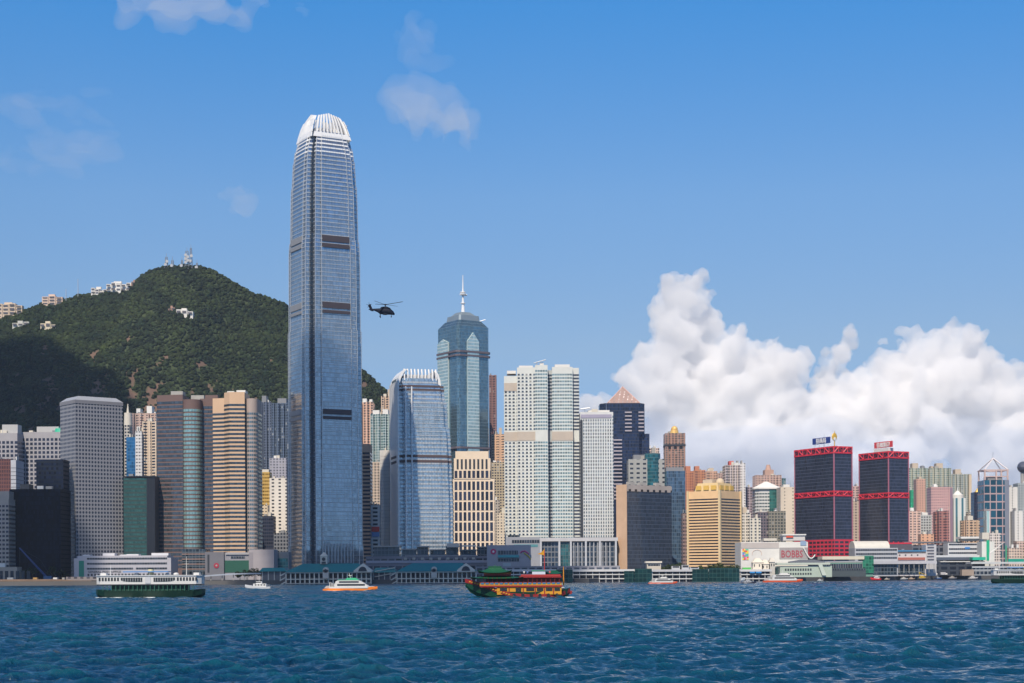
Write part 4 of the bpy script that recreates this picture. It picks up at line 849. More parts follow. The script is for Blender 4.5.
T(AT, 'dark brown block below the white tent roofed building', 758, 758, 770, 512, 1740, body=grid((.16, .13, .15), (.05, .06, .08), pu=2.8, wu=.6, pv=3.1, wv=.6), dep=18, group=APG)
T(AT, 'olive grey old block with many small windows below the cream slab', 769, 769, 786, 511, 1735, body=grid((.24, .22, .18), (.08, .09, .08), pu=2.8, wu=.6, pv=3.1, wv=.55), poly=crenel(5, 1.2), group=APG)
# between and right of the dark red belted towers
T(AT, 'dull tan slab in the gap between the two red belted towers', 851, 851, 860, 501, 1950, body=grid((.48, .38, .30), pu=4, wu=.5, pv=3.2, wv=.4), dep=16, group=APG)
T(AT, 'pinkish apartment tower higher in the gap between the red belted towers', 853, 853, 861, 486, 2150, body=grid((.60, .42, .38), pu=3, wu=.5, pv=3.1, wv=.5), poly=crenel(3, 3), group=APG)
B = T(AT, 'green and cream apartment tower next to the smaller red belted tower', 909, 909, 928.5, 468, 2350, body=grid((.44, .46, .38), (.10, .20, .20), pu=3.2, wu=.55, pv=3.0, wv=.6), poly=crenel(9, 4), group=APG, roofs=[(.25, .55, .2, .7, 7, BEIGE)])
B = T(AT, 'widest green and cream apartment tower above the plain pink slab', 930.5, 930.5, 952, 468, 2350, body=grid((.46, .46, .38), (.10, .20, .20), pu=3.2, wu=.55, pv=3.0, wv=.6), poly=crenel(9, 4), group=APG, roofs=[(.35, .65, .2, .7, 7, BEIGE), (.1, .2, .2, .7, 3, BEIGE)])
B = T(AT, 'grey green apartment tower with a cream right edge behind the domed white tower', 953, 953, 972, 474, 2360, body=grid((.44, .45, .40), (.10, .18, .20), pu=3.2, wu=.55, pv=3.0, wv=.6), poly=crenel(9, 4), group=APG, roofs=[(.2, .5, .2, .7, 7, BEIGE)])
B.box('cream_edge', .86, 1.0, -.03, .3, 0, B.H-1, paint((.62, .50, .36)))
T(AT, 'slim pink tower with a notched top left of the plain pink slab', 917, 917, 926, 479, 2100, body=grid((.60, .36, .28), pu=3, wu=.3, pv=3.1, wv=.4), dep=16, group=APG, roofs=[(.35, .65, .2, .8, 3, BEIGE)])
T(OT, 'narrow tower wrapped in green scaffold netting beside the slim pink tower', 911, 911, 917, 490, 2150, body=fac((.02, .30, .16), (.03, .40, .22), 2, .5, 4, .6, metal=0, rough=.8), dep=14)
T(AT, 'striped pink and white apartment block at the foot of the green and cream towers', 909.5, 909.5, 921, 511, 1950, body=grid((.66, .48, .42), pu=3.6, wu=.5, pv=3.0, wv=.45), poly=crenel(5, 2), group=APG, roofs=[(.2, .5, .2, .7, 4)])
T(AT, 'pale grey block with dark windows left of the plain pink slab', 921, 921, 932, 515, 1960, body=grid((.48, .50, .50), pu=3, wu=.55, pv=3.1, wv=.5), dep=16, group=APG, roofs=[(.2, .7, .2, .7, 3)])
T(AT, 'salmon low block with a cream top at the foot of the pale grey one', 921, 921, 934, 534, 1900, body=grid((.70, .40, .26), pu=5, wu=.3, pv=3.1, wv=.4), dep=14, group=APG)
B = T(OT, 'plain pink slab with fine window grid, widest on the right shore', 931.5, 931.5, 953, 487, 2000, body=grid((.58, .36, .34), (.30, .18, .20), pu=2.4, wu=.5, pv=3.2, wv=.5, metal=.1), dep=22)
B.box('dark_side_strip', .88, 1.0, -.03, 1, 0, B.H-1, paint((.26, .18, .24)))
T(AT, 'low red brown block with dark balconies in front of the plain pink slab', 939.5, 939.5, 949, 511, 1940, body=grid((.36, .16, .14), pu=3, wu=.6, pv=3.1, wv=.5), poly=crenel(3, 2), group=APG)
B = T(OT, 'white and green striped tower with a small round domed top', 954, 954, 966, 498, 2020, body=fac((.66, .68, .66), (.06, .16, .20), 7, .35, None, 1, metal=.3), dep=20)
mb = MB(); mb.bar((B.b*.5, 9, B.H), (B.b*.5, 9, B.H+4), 7.2, 16); mb.bar((B.b*.5, 9, B.H+4), (B.b*.5, 9, B.H+9), 6, 16, 1.2); mb.bar((B.b*.5, 9, B.H+9), (B.b*.5, 9, B.H+13), .6, 6); mb.build('round_top', WHITE, B.t)
B = T(OT, 'navy glass tower with gold trim and a small gold cap left of the pyramid frame', 975, 975, 987, 492, 2050, body=fac((.05, .05, .09), (.02, .035, .08), 2.4, .8, 3.6, .8, metal=.3), dep=20, poly=octo(.2)); mb = MB(); mb.bar((B.b*.45, 9, B.H), (B.b*.45, 9, B.H+5), 4, 8, 1.0); mb.build('gold_cap', GOLD, B.t); B.box('gold_strip', .42, .5, -.03, .04, 6, B.H-3, GOLD)
T(AT, 'tan low apartment block beneath the navy gold trimmed tower', 966.5, 966.5, 980, 520, 1980, body=grid((.56, .40, .28), pu=3, wu=.5, pv=3.1, wv=.5), poly=crenel(5, 2), group=APG, roofs=[(.2, .6, .2, .7, 5, CREAM)])
T(OT, 'thin white and teal slab in front of the pyramid framed tower', 987, 987, 990, 511, 1960, body=fac((.66, .70, .70), (.1, .4, .4), 3, .4, None, 1), dep=14)
def pyramid_frame():
    D = 2000; B = Bld(OT, 'teal glass tower with pink grid and open pyramid frame on top', 'office tower', 984.5, 984.5, 1009, 480, D, 0, 28, fac((.45, .32, .32), (.02, .10, .15), 7.2, .84, 9.5, .84, metal=.35, jit=.5))
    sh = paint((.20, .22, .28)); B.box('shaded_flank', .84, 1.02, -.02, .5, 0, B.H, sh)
    pk = paint((.60, .44, .40)); b = B.b; z0, z1, z2 = B.H, B.z(472), B.z(460)
    for x, y in ((1, 0), (b-1, 0), (b-1, 26), (1, 26), (b*.5, 0)): mb = MB(); mb.box(x-.8, x+.8, y-.8, y+.8, z0, z1); mb.build('crown_post', pk, B.t)
    mb = MB(); mb.box(0, b, -1, 0, z1-1.4, z1); mb.box(0, b, 26, 27, z1-1.4, z1); mb.box(-.5, .5, 0, 26, z1-1.4, z1); mb.box(b-.5, b+.5, 0, 26, z1-1.4, z1); mb.box(0, b, -.6, .4, z0+3.5, z0+4.6); mb.build('crown_ring', pk, B.t)
    for x, y in ((1, 0), (b-1, 0), (b-1, 26), (1, 26)): mb = MB(); mb.bar((x, y, z1), (b/2, 13, z2), .7, 4); mb.build('pyramid_strut', paint((.66, .60, .60)), B.t)
    mb = MB(); mb.bar((b/2, 13, z2), (b/2, 13, z2+7), .3, 4); mb.build('roof_mast', STEEL, B.t)
    B.box('roof_house', .2, .8, .2, .8, z0, z0+5, GREY)
pyramid_frame()
T(AT, 'plain white blank walled tower right of the pyramid framed tower', 1009.5, 1009.5, 1018, 487, 2040, body=grid((.72, .70, .66), pu=8, wu=.15, pv=3.1, wv=.4), dep=18, group=APG)
T(AT, 'shorter white tower with a stepped side near the right edge', 1015, 1015, 1023, 511, 1990, body=grid((.70, .68, .64), pu=8, wu=.15, pv=3.1, wv=.4), dep=18, group=APG)
B = T(OT, 'grey green tower cut off by the right edge with a dark ball on its roof', 1018.5, 1018.5, 1040, 483, 2120, body=grid((.42, .46, .46), pu=3, wu=.5, pv=3.3, wv=.5), dep=22)
mb = MB(); mb.bar((B.b*.3, 8, B.H), (B.b*.3, 8, B.z(475)), 2.5, 8); mb.build('ball_stand', CONC, B.t); mb = MB(); mb.ball((B.b*.33, 8, B.z(469.5)), 7.4, 7.4, 7.4); mb.build('roof_ball', paint((.07, .08, .12), .4), B.t)
T(AT, 'cream low apartment block by the right edge behind the ferry', 1009, 1009, 1021, 548, 1930, body=grid((.66, .52, .42), pu=3, wu=.5, pv=3.1, wv=.5), dep=14, group=APG)
T(AT, 'pink low apartment block at the right edge of the photo', 1017, 1017, 1040, 541, 1950, body=grid((.62, .46, .38), pu=3, wu=.5, pv=3.1, wv=.5), dep=14, group=APG)
# lower infill blocks between the towers, every one its own colour and place
INF = [('low salmon block between the domed white tower and the tan one', 962, 971, 527, 2080, (.62, .44, .34)), ('low yellowish block behind the market hall, left of the green netted tower', 898, 912, 531, 2100, (.5, .44, .34)),
       ('pale low block between the golden tower and the white apartment blocks', 739, 746, 500, 2100, (.56, .50, .48)), ('far lilac block glimpsed right of the pink slab', 950, 956, 505, 2250, (.44, .40, .46)),
       ('far tan block glimpsed left of the navy gold trimmed tower', 969, 977, 512, 2250, (.50, .44, .36)), ('tan low block at the foot of the pyramid framed tower', 990, 1001, 533, 1940, (.66, .60, .56)),
       ('dim grey block in the gap beside the mast topped tower', 486, 494, 470, 2180, (.34, .33, .34)), ('pale block behind the beige stepped tower and left of the hotel', 489, 500, 500, 1900, (.40, .36, .32))]
for lb, a, b_, tp, D, c in INF: T(AT, lb, a, a, b_, tp, D, body=grid(c, pu=3, wu=.5, pv=3.1, wv=.5), poly=crenel(3, 1.5), group=APG, dep=16)
# ================================================================ WATERFRONT, LEFT TO RIGHT
def LB(name, label, cat, px0, px1, ptop, D, dep, mat, group=None, bname='body'):
    B = Bld(name, label, cat, px0, px0, px1, ptop, D, 0, dep, mat, None, group, bname=bname); B.x = lambda p: WX(p, D)-WX(px0, D); return B
def wbox(B, name, p0, p1, y0, y1, q0, q1, mat, parent=None):
    mb = MB(); mb.box(B.x(p0), B.x(p1), y0, y1, B.z(q1), B.z(q0)); return mb.build(name, mat, parent or B.t)
DG = fac((.10, .12, .14), (.02, .035, .05), 3.0, .85, 4, .8, metal=.3, jit=.7)
WIN = fac((.2, .2, .2), (.03, .04, .06), 2.2, .8, None, 1, metal=.2, jit=.6)
# bare ground of the building site, with its crane
mb = MB(); mb.prism([(-520, 1318), (-325, 1318), (-325, 1420), (-520, 1420)], 3.0, 3.7); mb.prism([(-480, 1330), (-340, 1330), (-360, 1380), (-470, 1390)], 3.7, 4.8, 1, .8, c=(-410, 1350))
o = mb.build('bare_earth', paint((.15, .10, .065), .95, var=.4, scale=.08)); o['kind'] = 'structure'
D = 1440; t = thing('crawler_crane', 'dark blue crane with a long leaning boom on the bare building site', 'crane', (WX(47, D), D, G))
k = D/F; mb = MB(); A = (0, 0, 2.5); Bq = (-28*k, 2, 33*k)
for dx, dz in ((-.7, 0), (.7, 0), (0, 1.2)): mb.bar((A[0]+dx, 0, A[2]+dz), (Bq[0]+dx*.4, 2, Bq[2]+dz*.4), .28, 4)
for i in range(24):
    f = i/24; g = (i+1)/24; P = lambda f, s: (A[0]+(Bq[0]-A[0])*f+s*.7*(1-f*.6), 2*f, A[2]+(Bq[2]-A[2])*f)
    mb.bar(P(f, 1 if i % 2 else -1), P(g, -1 if i % 2 else 1), .2, 4)
mb.build('boom', paint((.03, .07, .22), .5), t); mb = MB(); mb.box(-2.5, 4, -2, 2, 1.2, 4.2); mb.build('cab', paint((.05, .12, .25), .5), t); mb = MB(); mb.box(-3, 3, -2.4, -1.4, 0, 1.2); mb.box(-3, 3, 1.4, 2.4, 0, 1.2); mb.build('track', DARK, t)
mb = MB(); mb.bar(Bq, (Bq[0], 2, Bq[2]-16), .12, 4); mb.build('hoist_rope', DARK, t); mb = MB(); mb.bar((3, 0, 4), (-6, 1, 18), .1, 4); mb.bar((-6, 1, 18), Bq, .08, 4); mb.build('pendant_rope', DARK, t)
SITE = [('white site cabin with a green canopy on the bare ground', 53, 57, (.6, .6, .6)), ('small grey digger shed beside the crane', 62, 64.5, (.3, .3, .28)), ('white site cabin at the left end of the bare ground', 7, 13, (.55, .55, .52)), ('ochre spoil container in the middle of the bare ground', 33, 37, (.5, .3, .1))]
for lb, a, b_, c in SITE:
    B = LB('site_cabin', lb, 'cabin', a, b_, 577.5, 1350, 4, paint(c)); wbox(B, 'roof', a-.2, b_+.2, -.4, 4.4, 577, 577.8, paint((.02, .3, .22) if 'green' in lb else c)); wbox(B, 'door', (a+b_)/2-.4, (a+b_)/2+.4, -.15, 0, 579, 582, DARK)
# post office
D = 1430; B = LB('post_office', 'long white low building with dark window bands and a green panel, behind the left ferry', 'post office', 74, 171, 558, D, 30, paint((.42, .42, .46)))
wbox(B, 'upper_tier', 77, 167, 1.5, 28, 553.5, 558, paint((.43, .43, .47)))
for a, b_, p in ((87, 167, 556.5), (87, 167, 561.5), (87, 133, 566.5), (136, 167, 566.5)): wbox(B, 'window_band', a, b_, -.2, .3, p-.9, p+.9, WIN)
for i in range(14): wbox(B, 'window', 87.5+i*3.4, 89.3+i*3.4, -.2, .3, 571.6, 573.9, DARK)
for i in range(7): wbox(B, 'window', 139+i*3.8, 141+i*3.8, -.2, .3, 571.6, 573.9, DARK)
wbox(B, 'green_panel', 79, 84, -.35, .2, 558.5, 575, paint((.02, .22, .16)))
for a, b_, tp in ((81, 88, 552.3), (101, 113, 551), (118, 125, 552.5), (125, 137, 552), (150, 167, 551)): wbox(B, 'roof_house', a, b_, 6, 16, tp, 553.6, paint((.6, .6, .62)))
text_mesh('GENERAL POST OFFICE', 2.3, 'lettering', DARK, B.t, (B.x(88), -.15, B.z(570.6)), depth=.05, sx=1.15)
B = LB('quay_shed', 'long grey low quay wall building under the post office', 'shed', 66, 200, 576.5, 1345, 16, fac((.22, .20, .20), (.08, .07, .08), 5, .5, 6, .4, metal=.1))
B = LB('dark_annex', 'dark low office annex with lit strips right of the post office', 'building', 182, 206, 549, 1470, 20, DG)
for i in range(4): wbox(B, 'floor_band', 182, 206, -.3, .2, 552+i*5, 552.8+i*5, paint((.35, .24, .20)))
B = LB('hall', 'grey wall building with a red round emblem beside a green hoarding', 'building', 205, 224, 552, 1420, 18, paint((.15, .15, .17)))
mb = MB(); mb.bar((B.x(216.5), .1, B.z(564)), (B.x(216.5), -.35, B.z(564)), 2.2, 16); mb.build('red_emblem', paint((.35, .02, .05)), B.t); mb = MB(); mb.bar((B.x(216.5), 0, B.z(564)), (B.x(216.5), -.5, B.z(564)), 0.8, 12); mb.build('emblem_centre', CONC, B.t)
wbox(B, 'shadow_gap', 207.5, 209.5, -.1, .1, 553, 571, DARK)
B = LB('hoarding_block', 'low block with a bright green hoarding under a grey roof', 'building', 222, 250, 553, 1422, 20, paint((.26, .26, .29))); wbox(B, 'green_hoarding', 223, 249, -.3, .1, 559, 571, paint((.01, .085, .055))); wbox(B, 'roof', 226, 251, -1, 18, 551, 553.2, paint((.34, .34, .36))); wbox(B, 'window_band', 231, 245, -.3, .1, 555, 557, WIN)
B = LB('plain_hall', 'plain pinkish grey windowless box near the left foot of the tallest tower', 'building', 249, 274, 549.5, 1415, 24, paint((.34, .31, .32))); wbox(B, 'side_pier', 249, 253, -.3, .1, 551, 568, paint((.26, .24, .26)))
B = LB('teal_annex', 'small teal glass annex left of the tallest tower', 'building', 274, 289, 552, 1440, 18, paint((.20, .22, .24))); wbox(B, 'glazing', 274.5, 288, -.3, .1, 557, 566, fac((.08, .2, .2), (.03, .16, .18), 2.4, .85, 3, .8, metal=.3))
# covered walkway with a curved roof
D = 1330; t = thing('covered_walkway', 'grey covered walkway with a long shallow curved roof behind the small white boat', 'walkway', (WX(178, D), D, G)); mb = MB()
xs = [WX(p, D)-WX(178, D) for p in np.linspace(178, 262, 16)]; zs = [ZY(576.5-5.0*math.sin((i/15)*math.pi*.55), D)-G for i in range(16)]
for i in range(15): mb.face([(xs[i], -5, zs[i]), (xs[i+1], -5, zs[i+1]), (xs[i+1], 6, zs[i+1]), (xs[i], 6, zs[i])]); mb.face([(xs[i], -5, zs[i]-1.1), (xs[i+1], -5, zs[i+1]-1.1), (xs[i+1], -5, zs[i+1]), (xs[i], -5, zs[i])])
mb.build('curved_roof', paint((.38, .42, .48), .5, .2), t)
for i in range(0, 16, 2): mb = MB(); mb.bar((xs[i], -3, -1), (xs[i], -3, zs[i]-.6), .35, 6); mb.build('column', CONC, t)
mb = MB(); mb.box(xs[0], xs[-1], 4, 5, -.2, min(zs)-1.5); mb.build('back_wall', DG, t)
# teal roofed ferry piers
PG = 'teal roofed colonnaded ferry piers'
def teal_pier(label, x0, x1, xg, D, cupola=None):
    t = thing('ferry_pier', label, 'ferry pier', (WX(x0, D), D, 0), 0, PG); X = lambda p: WX(p, D)-WX(x0, D); Z = lambda py: ZY(py, D)
    cr = paint((.72, .66, .56), .8); 
    mb = MB(); mb.box(X(x0), X(x1), -1, 30, -1.5, Z(582.5)); mb.build('deck', paint((.10, .09, .09), .9), t)
    mb = MB(); mb.box(X(x0)+1, X(x1)-1, 5, 28, Z(582.5), Z(571)); mb.build('hall', fac((.08, .08, .09), (.015, .02, .03), 4, .8, 5, .8, metal=.2), t)
    n = max(3, round((x1-x0)/4.6))
    for i in range(n+1): q = X(x0+(x1-x0)*i/n); mb = MB(); mb.box(q-.42, q+.42, -.6, .4, Z(585.5), Z(571.5)); mb.build('column', cr, t)
    mb = MB(); mb.box(X(x0), X(x1), -.9, .1, Z(578.6), Z(577.6)); mb.build('balcony_rail', cr, t); mb = MB(); mb.box(X(x0), X(x1), -.7, .1, Z(583), Z(582)); mb.build('deck_edge', cr, t)
    mb = MB(); mb.box(X(x0)-.5, X(x1)+.5, -1.2, 30, Z(572.2), Z(571)); mb.build('cornice', cr, t)
    zl, zh = Z(571), Z(562.5); mb = MB(); a, b_ = X(x0)-1, X(x1)+1; yf, yb, ym = -2, 32, 15; ins = 12
    E0 = [(a, yf, zl), (b_, yf, zl), (b_, yb, zl), (a, yb, zl)]; R0 = [(a+ins, ym, zh), (b_-ins, ym, zh)]
    mb.face([E0[0], E0[1], R0[1], R0[0]], [(0, 0), (b_-a, 0), (b_-a-ins, 12), (ins, 12)]); mb.face([E0[1], E0[2], R0[1]]); mb.face([E0[2], E0[3], R0[0], R0[1]]); mb.face([E0[3], E0[0], R0[0]])
    mb.build('roof', TEAL, t)
    # gable with an arched window
    g0, g1 = X(xg-9), X(xg+9); gm = X(xg); zt = Z(562.8); mb = MB()
    A = [(g0, -3, zl-.4), (g1, -3, zl-.4), (g1, -3, zl+.9), (gm, -3, zt), (g0, -3, zl+.9)]; Bk = [(p[0], 12, p[2]) for p in A]; mb.face(A); mb.face(Bk[::-1])
    for i in range(5): j = (i+1) % 5; mb.face([A[j], A[i], Bk[i], Bk[j]])
    gb = mb.build('gable', cr, t); mb = MB(); P = [(gm+3.2*math.cos(R(a_)), -3.15, zl+.3+3.6*math.sin(R(a_))) for a_ in range(0, 181, 15)]; mb.face(P); mb.build('arched_window', DARK, gb)
    s0 = X(x0+(x1-x0)*.47); mb = MB(); mb.box(s0-2.2, s0+2.2, -2.2, 4, Z(577.5), Z(569)); mb.bar((s0, -2.2, Z(569)), (s0, 4, Z(569)), 2.2, 12); d_ = mb.build('dormer', paint((.60, .55, .48)), t); mb = MB(); mb.bar((s0, -2.4, Z(569.6)), (s0, -2.25, Z(569.6)), 1.2, 12); mb.build('clock', DARK, d_)
    for s in (0,):
        for i in range(3):
            q0 = X(x0-6); mb = MB(); mb.bar((q0, -1, Z(584-4.5*i)), (X(x0-.5), -1, Z(581-4.5*i)), .45, 4); mb.build('ramp', cr, t)
    if cupola:
        c = X(cupola); mb = MB(); mb.box(c-2.6, c+2.6, 12, 17, Z(563), Z(555)); mb.prism([(c-3, 11.6), (c+3, 11.6), (c+3, 17.4), (c-3, 17.4)], Z(555), Z(551), 1, .15, c=(c, 14.5)); cu = mb.build('clock_tower', paint((.62, .58, .50)), t)
        mb = MB(); mb.bar((c, 11.9, Z(558)), (c, 11.6, Z(558)), 1.4, 14); mb.build('clock', DARK, cu); mb = MB(); mb.box(c-1.6, c+1.6, 11.7, 12, Z(562.6), Z(560.6)); mb.build('window', DARK, cu)
teal_pier('teal roofed pier with a white clock turret in front of the tallest tower', 286, 371, 363, 1290, 322)
teal_pier('teal roofed pier left of the painted junk, without a clock turret', 397, 476, 466, 1300)
D = 1310; B = Bld('pier_annex', 'low teal roofed annex at the left end of the teal roofed piers', 'pier annex', 262, 262, 287, 571.5, D, 0, 22, paint((.16, .16, .17))); mb = MB(); mb.prism([(-2, -2), (B.b, -2), (B.b, 24), (-2, 24)], B.H, B.z(566.5), 1, .8, c=(B.b/2, 11)); mb.build('roof', TEAL, B.t)
for i in range(5): B.box('column', i*4.6, i*4.6+.7, -.8, 0, 0, B.H, CREAM, frac=False)
B = Bld('pier_annex', 'low teal roofed link between the two teal roofed piers', 'pier annex', 373, 373, 396, 572.5, D, 0, 22, paint((.10, .10, .12))); mb = MB(); mb.prism([(0, -2), (B.b, -2), (B.b, 24), (0, 24)], B.H, B.z(567), 1, .8, c=(B.b/2, 11)); mb.build('roof', TEAL, B.t)
for i in range(5): B.box('column', i*4.3, i*4.3+.6, -.8, 0, 0, B.H, CREAM, frac=False)
for i in range(2): mb = MB(); mb.bar((1, -1.2, 2+i*4), (B.b-1, -1.2, 5+i*4), .4, 4); mb.build('ramp', CREAM, B.t)
# shopping mall terraces
B = LB('shopping_mall', 'dark glass mall with stepped terraces below the comb topped tower', 'mall', 366, 492, 556, 1400, 40, fac((.16, .16, .19), (.03, .035, .055), 6, .8, 6, .6, metal=.25, jit=.7))
wbox(B, 'glass_pavilion', 374, 399.5, 1, 26, 546, 556, DG); wbox(B, 'pavilion_roof', 373, 400.5, 0, 27, 545.2, 546.2, CONC)
for a, b_, tp in ((402, 416, 549), (417, 428, 546.5), (430, 445, 549.5), (446, 458, 546), (460, 476, 550), (477, 487, 547)): p_ = wbox(B, 'terrace_pavilion', a, b_, 4, 22, tp, 556, DG); wbox(B, 'pavilion_roof', a-.6, b_+.6, 3, 23, tp-.8, tp+.1, CONC, p_)
wbox(B, 'parapet', 366, 492, -.6, .2, 560, 562.5, paint((.30, .30, .36))); wbox(B, 'parapet', 405, 478, -.6, .2, 555, 556, paint((.33, .32, .34)))
for i in range(9): wbox(B, 'lit_shop', 404+i*8.5, 407+i*8.5, -.25, .2, 557, 559.2, paint((.4, .38, .34)))
wbox(B, 'pale_canopy', 447, 459, -2, 6, 543, 547, paint((.5, .46, .42))); wbox(B, 'pale_canopy', 462, 476, -2, 6, 545, 546.3, paint((.6, .56, .5)))
B = LB('mall_wing', 'grey mall wing with a crimson round emblem, teal awning and pink and olive wall art', 'mall', 487, 531, 545, 1390, 30, paint((.30, .30, .34)))
mb = MB(); mb.bar((B.x(493.5), .1, B.z(551.5)), (B.x(493.5), -.4, B.z(551.5)), 2.3, 18); e = mb.build('round_emblem', paint((.45, .02, .12)), B.t); mb = MB(); mb.bar((B.x(493.5), 0, B.z(551.5)), (B.x(493.5), -.5, B.z(551.5)), .9, 10); mb.build('emblem_mark', WHITE, e)
wbox(B, 'window_band', 498, 518, -.2, .2, 550.5, 554.5, WIN); wbox(B, 'teal_awning', 498, 519, -2.0, .2, 555, 557.5, paint((.05, .30, .33))); wbox(B, 'window_band', 498, 519, -.2, .2, 558.5, 561.5, WIN); wbox(B, 'shop_window', 503, 511, -.2, .2, 563, 566.5, paint((.35, .42, .45)))
for (c, pts) in (((.45, .06, .20), [(520.5, 553), (522, 551.5), (525, 551), (527, 552.5), (529, 554)]), ((.40, .34, .06), [(524, 553), (527, 555), (530, 558), (532, 559.5)]), ((.20, .26, .34), [(536-2, 555), (535, 558)])):
    mb = MB()
    for p, q in zip(pts, pts[1:]): mb.bar((B.x(min(p[0], 530.8)), -.3, B.z(p[1])), (B.x(min(q[0]+.01, 530.9)), -.3, B.z(q[1])), .55, 5)
    mb.build('wall_art', paint(c), B.t)
B = LB('low_office', 'grey rooftop block with teal glass strip above the mall wing', 'building', 506, 540, 537, 1500, 20, paint((.30, .31, .34))); wbox(B, 'window_band', 512, 540, -.2, .2, 540, 543, WIN); wbox(B, 'teal_strip', 514, 538, -.2, .2, 544.5, 547, paint((.08, .25, .28))); wbox(B, 'roof_house', 508, 520, 3, 12, 535, 537, DG)
B = LB('promenade_building', 'long dark grey low building behind the ferry piers under the hotel podium', 'building', 476, 620, 566, 1370, 14, fac((.24, .24, .27), (.05, .06, .08), 6, .7, 5, .5, metal=.2))
# white two deck piers with green glass ends
WG = 'white two deck ferry piers with green glass ends'
GG = fac((.012, .06, .055), (.006, .042, .042), 3.2, .88, 3.4, .85, metal=.25, jit=.3)
def white_pier(label, x0, x1, greens, D, roofc=(.60, .60, .60)):
    t = thing('ferry_pier', label, 'ferry pier', (WX(x0, D), D, 0), 0, WG); X = lambda p: WX(p, D)-WX(x0, D); Z = lambda py: ZY(py, D); h = HZ+(-math.tan(ROLL))*((x0+x1)/2-512)-HZ
    Zr = lambda py: WZ((x0+x1)/2, py, D)
    wh = paint((.60, .60, .58)); mb = MB(); mb.box(0, X(x1), 0, 24, -1.5, Zr(581.5)); mb.build('deck', paint((.05, .05, .06), .9), t)
    mb = MB(); mb.box(.5, X(x1)-.5, 4, 23, Zr(581.5), Zr(570)); mb.build('hall', fac((.10, .10, .12), (.02, .025, .04), 5, .8, 5, .8, metal=.2), t)
    mb = MB(); mb.box(-.5, X(x1)+.5, -1.5, 25, Zr(571.5), Zr(569.3)); mb.build('roof', paint(roofc), t)
    for q in (574.4, 578.6): mb = MB(); mb.box(0, X(x1), -.6, .2, Zr(q+.55), Zr(q-.45)); mb.build('deck_rail', wh, t)
    n = max(3, round((x1-x0)/6.5))
    for i in range(n+1): q = X(x0+(x1-x0)*i/n); mb = MB(); mb.box(q-.22, q+.22, -.3, .2, Zr(582.5), Zr(571)); mb.build('column', wh, t)
    for a, b_, tp in greens:
        mb = MB(); mb.box(X(a), X(b_), -2.5, 14, Zr(582.6), Zr(tp)); mb.build('green_glass_end', GG, t)
white_pier('white pier behind the painted junk with one green glass end', 494, 572, [(556, 572.5, 569.5)], 1320)
white_pier('white pier right of the painted junk with a wide green glass end', 573, 652, [(624, 634, 571), (634.5, 651.5, 568.8)], 1350)
white_pier('white pier with pale roof sheds and two green glass boxes below the golden tower', 652.5, 740, [(692, 708, 569), (708.5, 739, 568)], 1390, (.5, .5, .52))
white_pier('smaller white pier with green and blue awnings right of the golden tower', 741, 771, [], 1440)
def onpier(name, label, cat, a, b_, t0, t1, D, dep, col, part=None):
    B = Bld(name, label, cat, a, a, b_, t0, D, 0, dep, paint(col), base=t1); B.x = lambda p: WX(p, D)-WX(a, D)
    if part: wbox(B, part[0], a+(b_-a)*.1, a+(b_-a)*.9, -.25, .1, t0+(t1-t0)*.3, t0+(t1-t0)*.7, part[1])
    return B
onpier('awning', 'green awning on the small white pier', 'awning', 743, 751, 567.5, 569.4, 1441, 5, (.08, .45, .08)); onpier('awning', 'left blue awning on the small white pier', 'awning', 750, 755, 571.5, 573.2, 1437, 2, (.03, .25, .6)); onpier('awning', 'right blue awning on the small white pier', 'awning', 756, 761.5, 571.5, 573.2, 1437, 2, (.03, .25, .6))
B = LB('rooftop_house', 'cream little building over the pier roofs beside the wide dark blue block', 'building', 647, 661, 563.5, 1420, 12, paint((.55, .50, .42))); wbox(B, 'roof', 645.5, 662, -1, 13, 562, 563.7, paint((.62, .58, .50))); wbox(B, 'window_band', 648, 660, -.2, .1, 565, 566.5, WIN)
for lb, a, b_, tp in (('grey plant shed on the pier roof, left of its trees', 672, 680, 566), ('grey plant shed on the pier roof, in the middle', 682, 689, 565), ('pale plant shed on the pier roof next to the green boxes', 690, 699, 567)): B = onpier('plant_shed', lb, 'shed', a, b_, tp, 569.5, 1395, 6, (.45, .46, .48), ('louvre', DARK))
# colourful hall
D = 1500; B = LB('shopping_hall', 'white hall with a colourful corner mural and a big red lettered grey panel', 'hall', 741, 808, 542, D, 40, paint((.70, .68, .64)))
wbox(B, 'grey_cornice', 741, 779, -.3, .2, 544, 549.5, paint((.50, .45, .42))); wbox(B, 'grey_panel', 779.5, 808, -.3, .2, 549, 560.5, paint((.33, .30, .30)))
text_mesh('BOBBS', 8.8, 'lettering', paint((.36, .06, .08)), B.t, (B.x(781), -.35, B.z(558.8)), depth=.15, sx=.74)
cols = [(.8, .1, .08), (.9, .65, .05), (.1, .5, .35), (.1, .25, .6), (.8, .3, .5)]; mu = [MB() for _ in cols]; rr = random.Random(4)
for i in range(4):
    for j in range(7): mu[rr.randrange(5)].box(B.x(742.5)+i*1.35, B.x(742.5)+i*1.35+1.3, -.4, -.05, B.z(561)+j*1.35, B.z(561)+j*1.35+1.3)
mm = MB()
for i, m_ in enumerate(mu):
    for f, u in zip(m_.f, m_.uv): mm.face([m_.v[k] for k in f], u, i)
mm.build('mural', [paint(c) for c in cols], B.t); mb = MB()
for i in range(10):
    a0, a1 = R(200-i*22), R(178-i*22); mb.bar((B.x(757)+4.2*math.cos(a0), -.2, B.z(555)+3.5*math.sin(a0)), (B.x(757)+4.2*math.cos(a1), -.2, B.z(555)+3.5*math.sin(a1)), .25, 4)
mb.build('wall_line', paint((.75, .6, .5)), B.t)
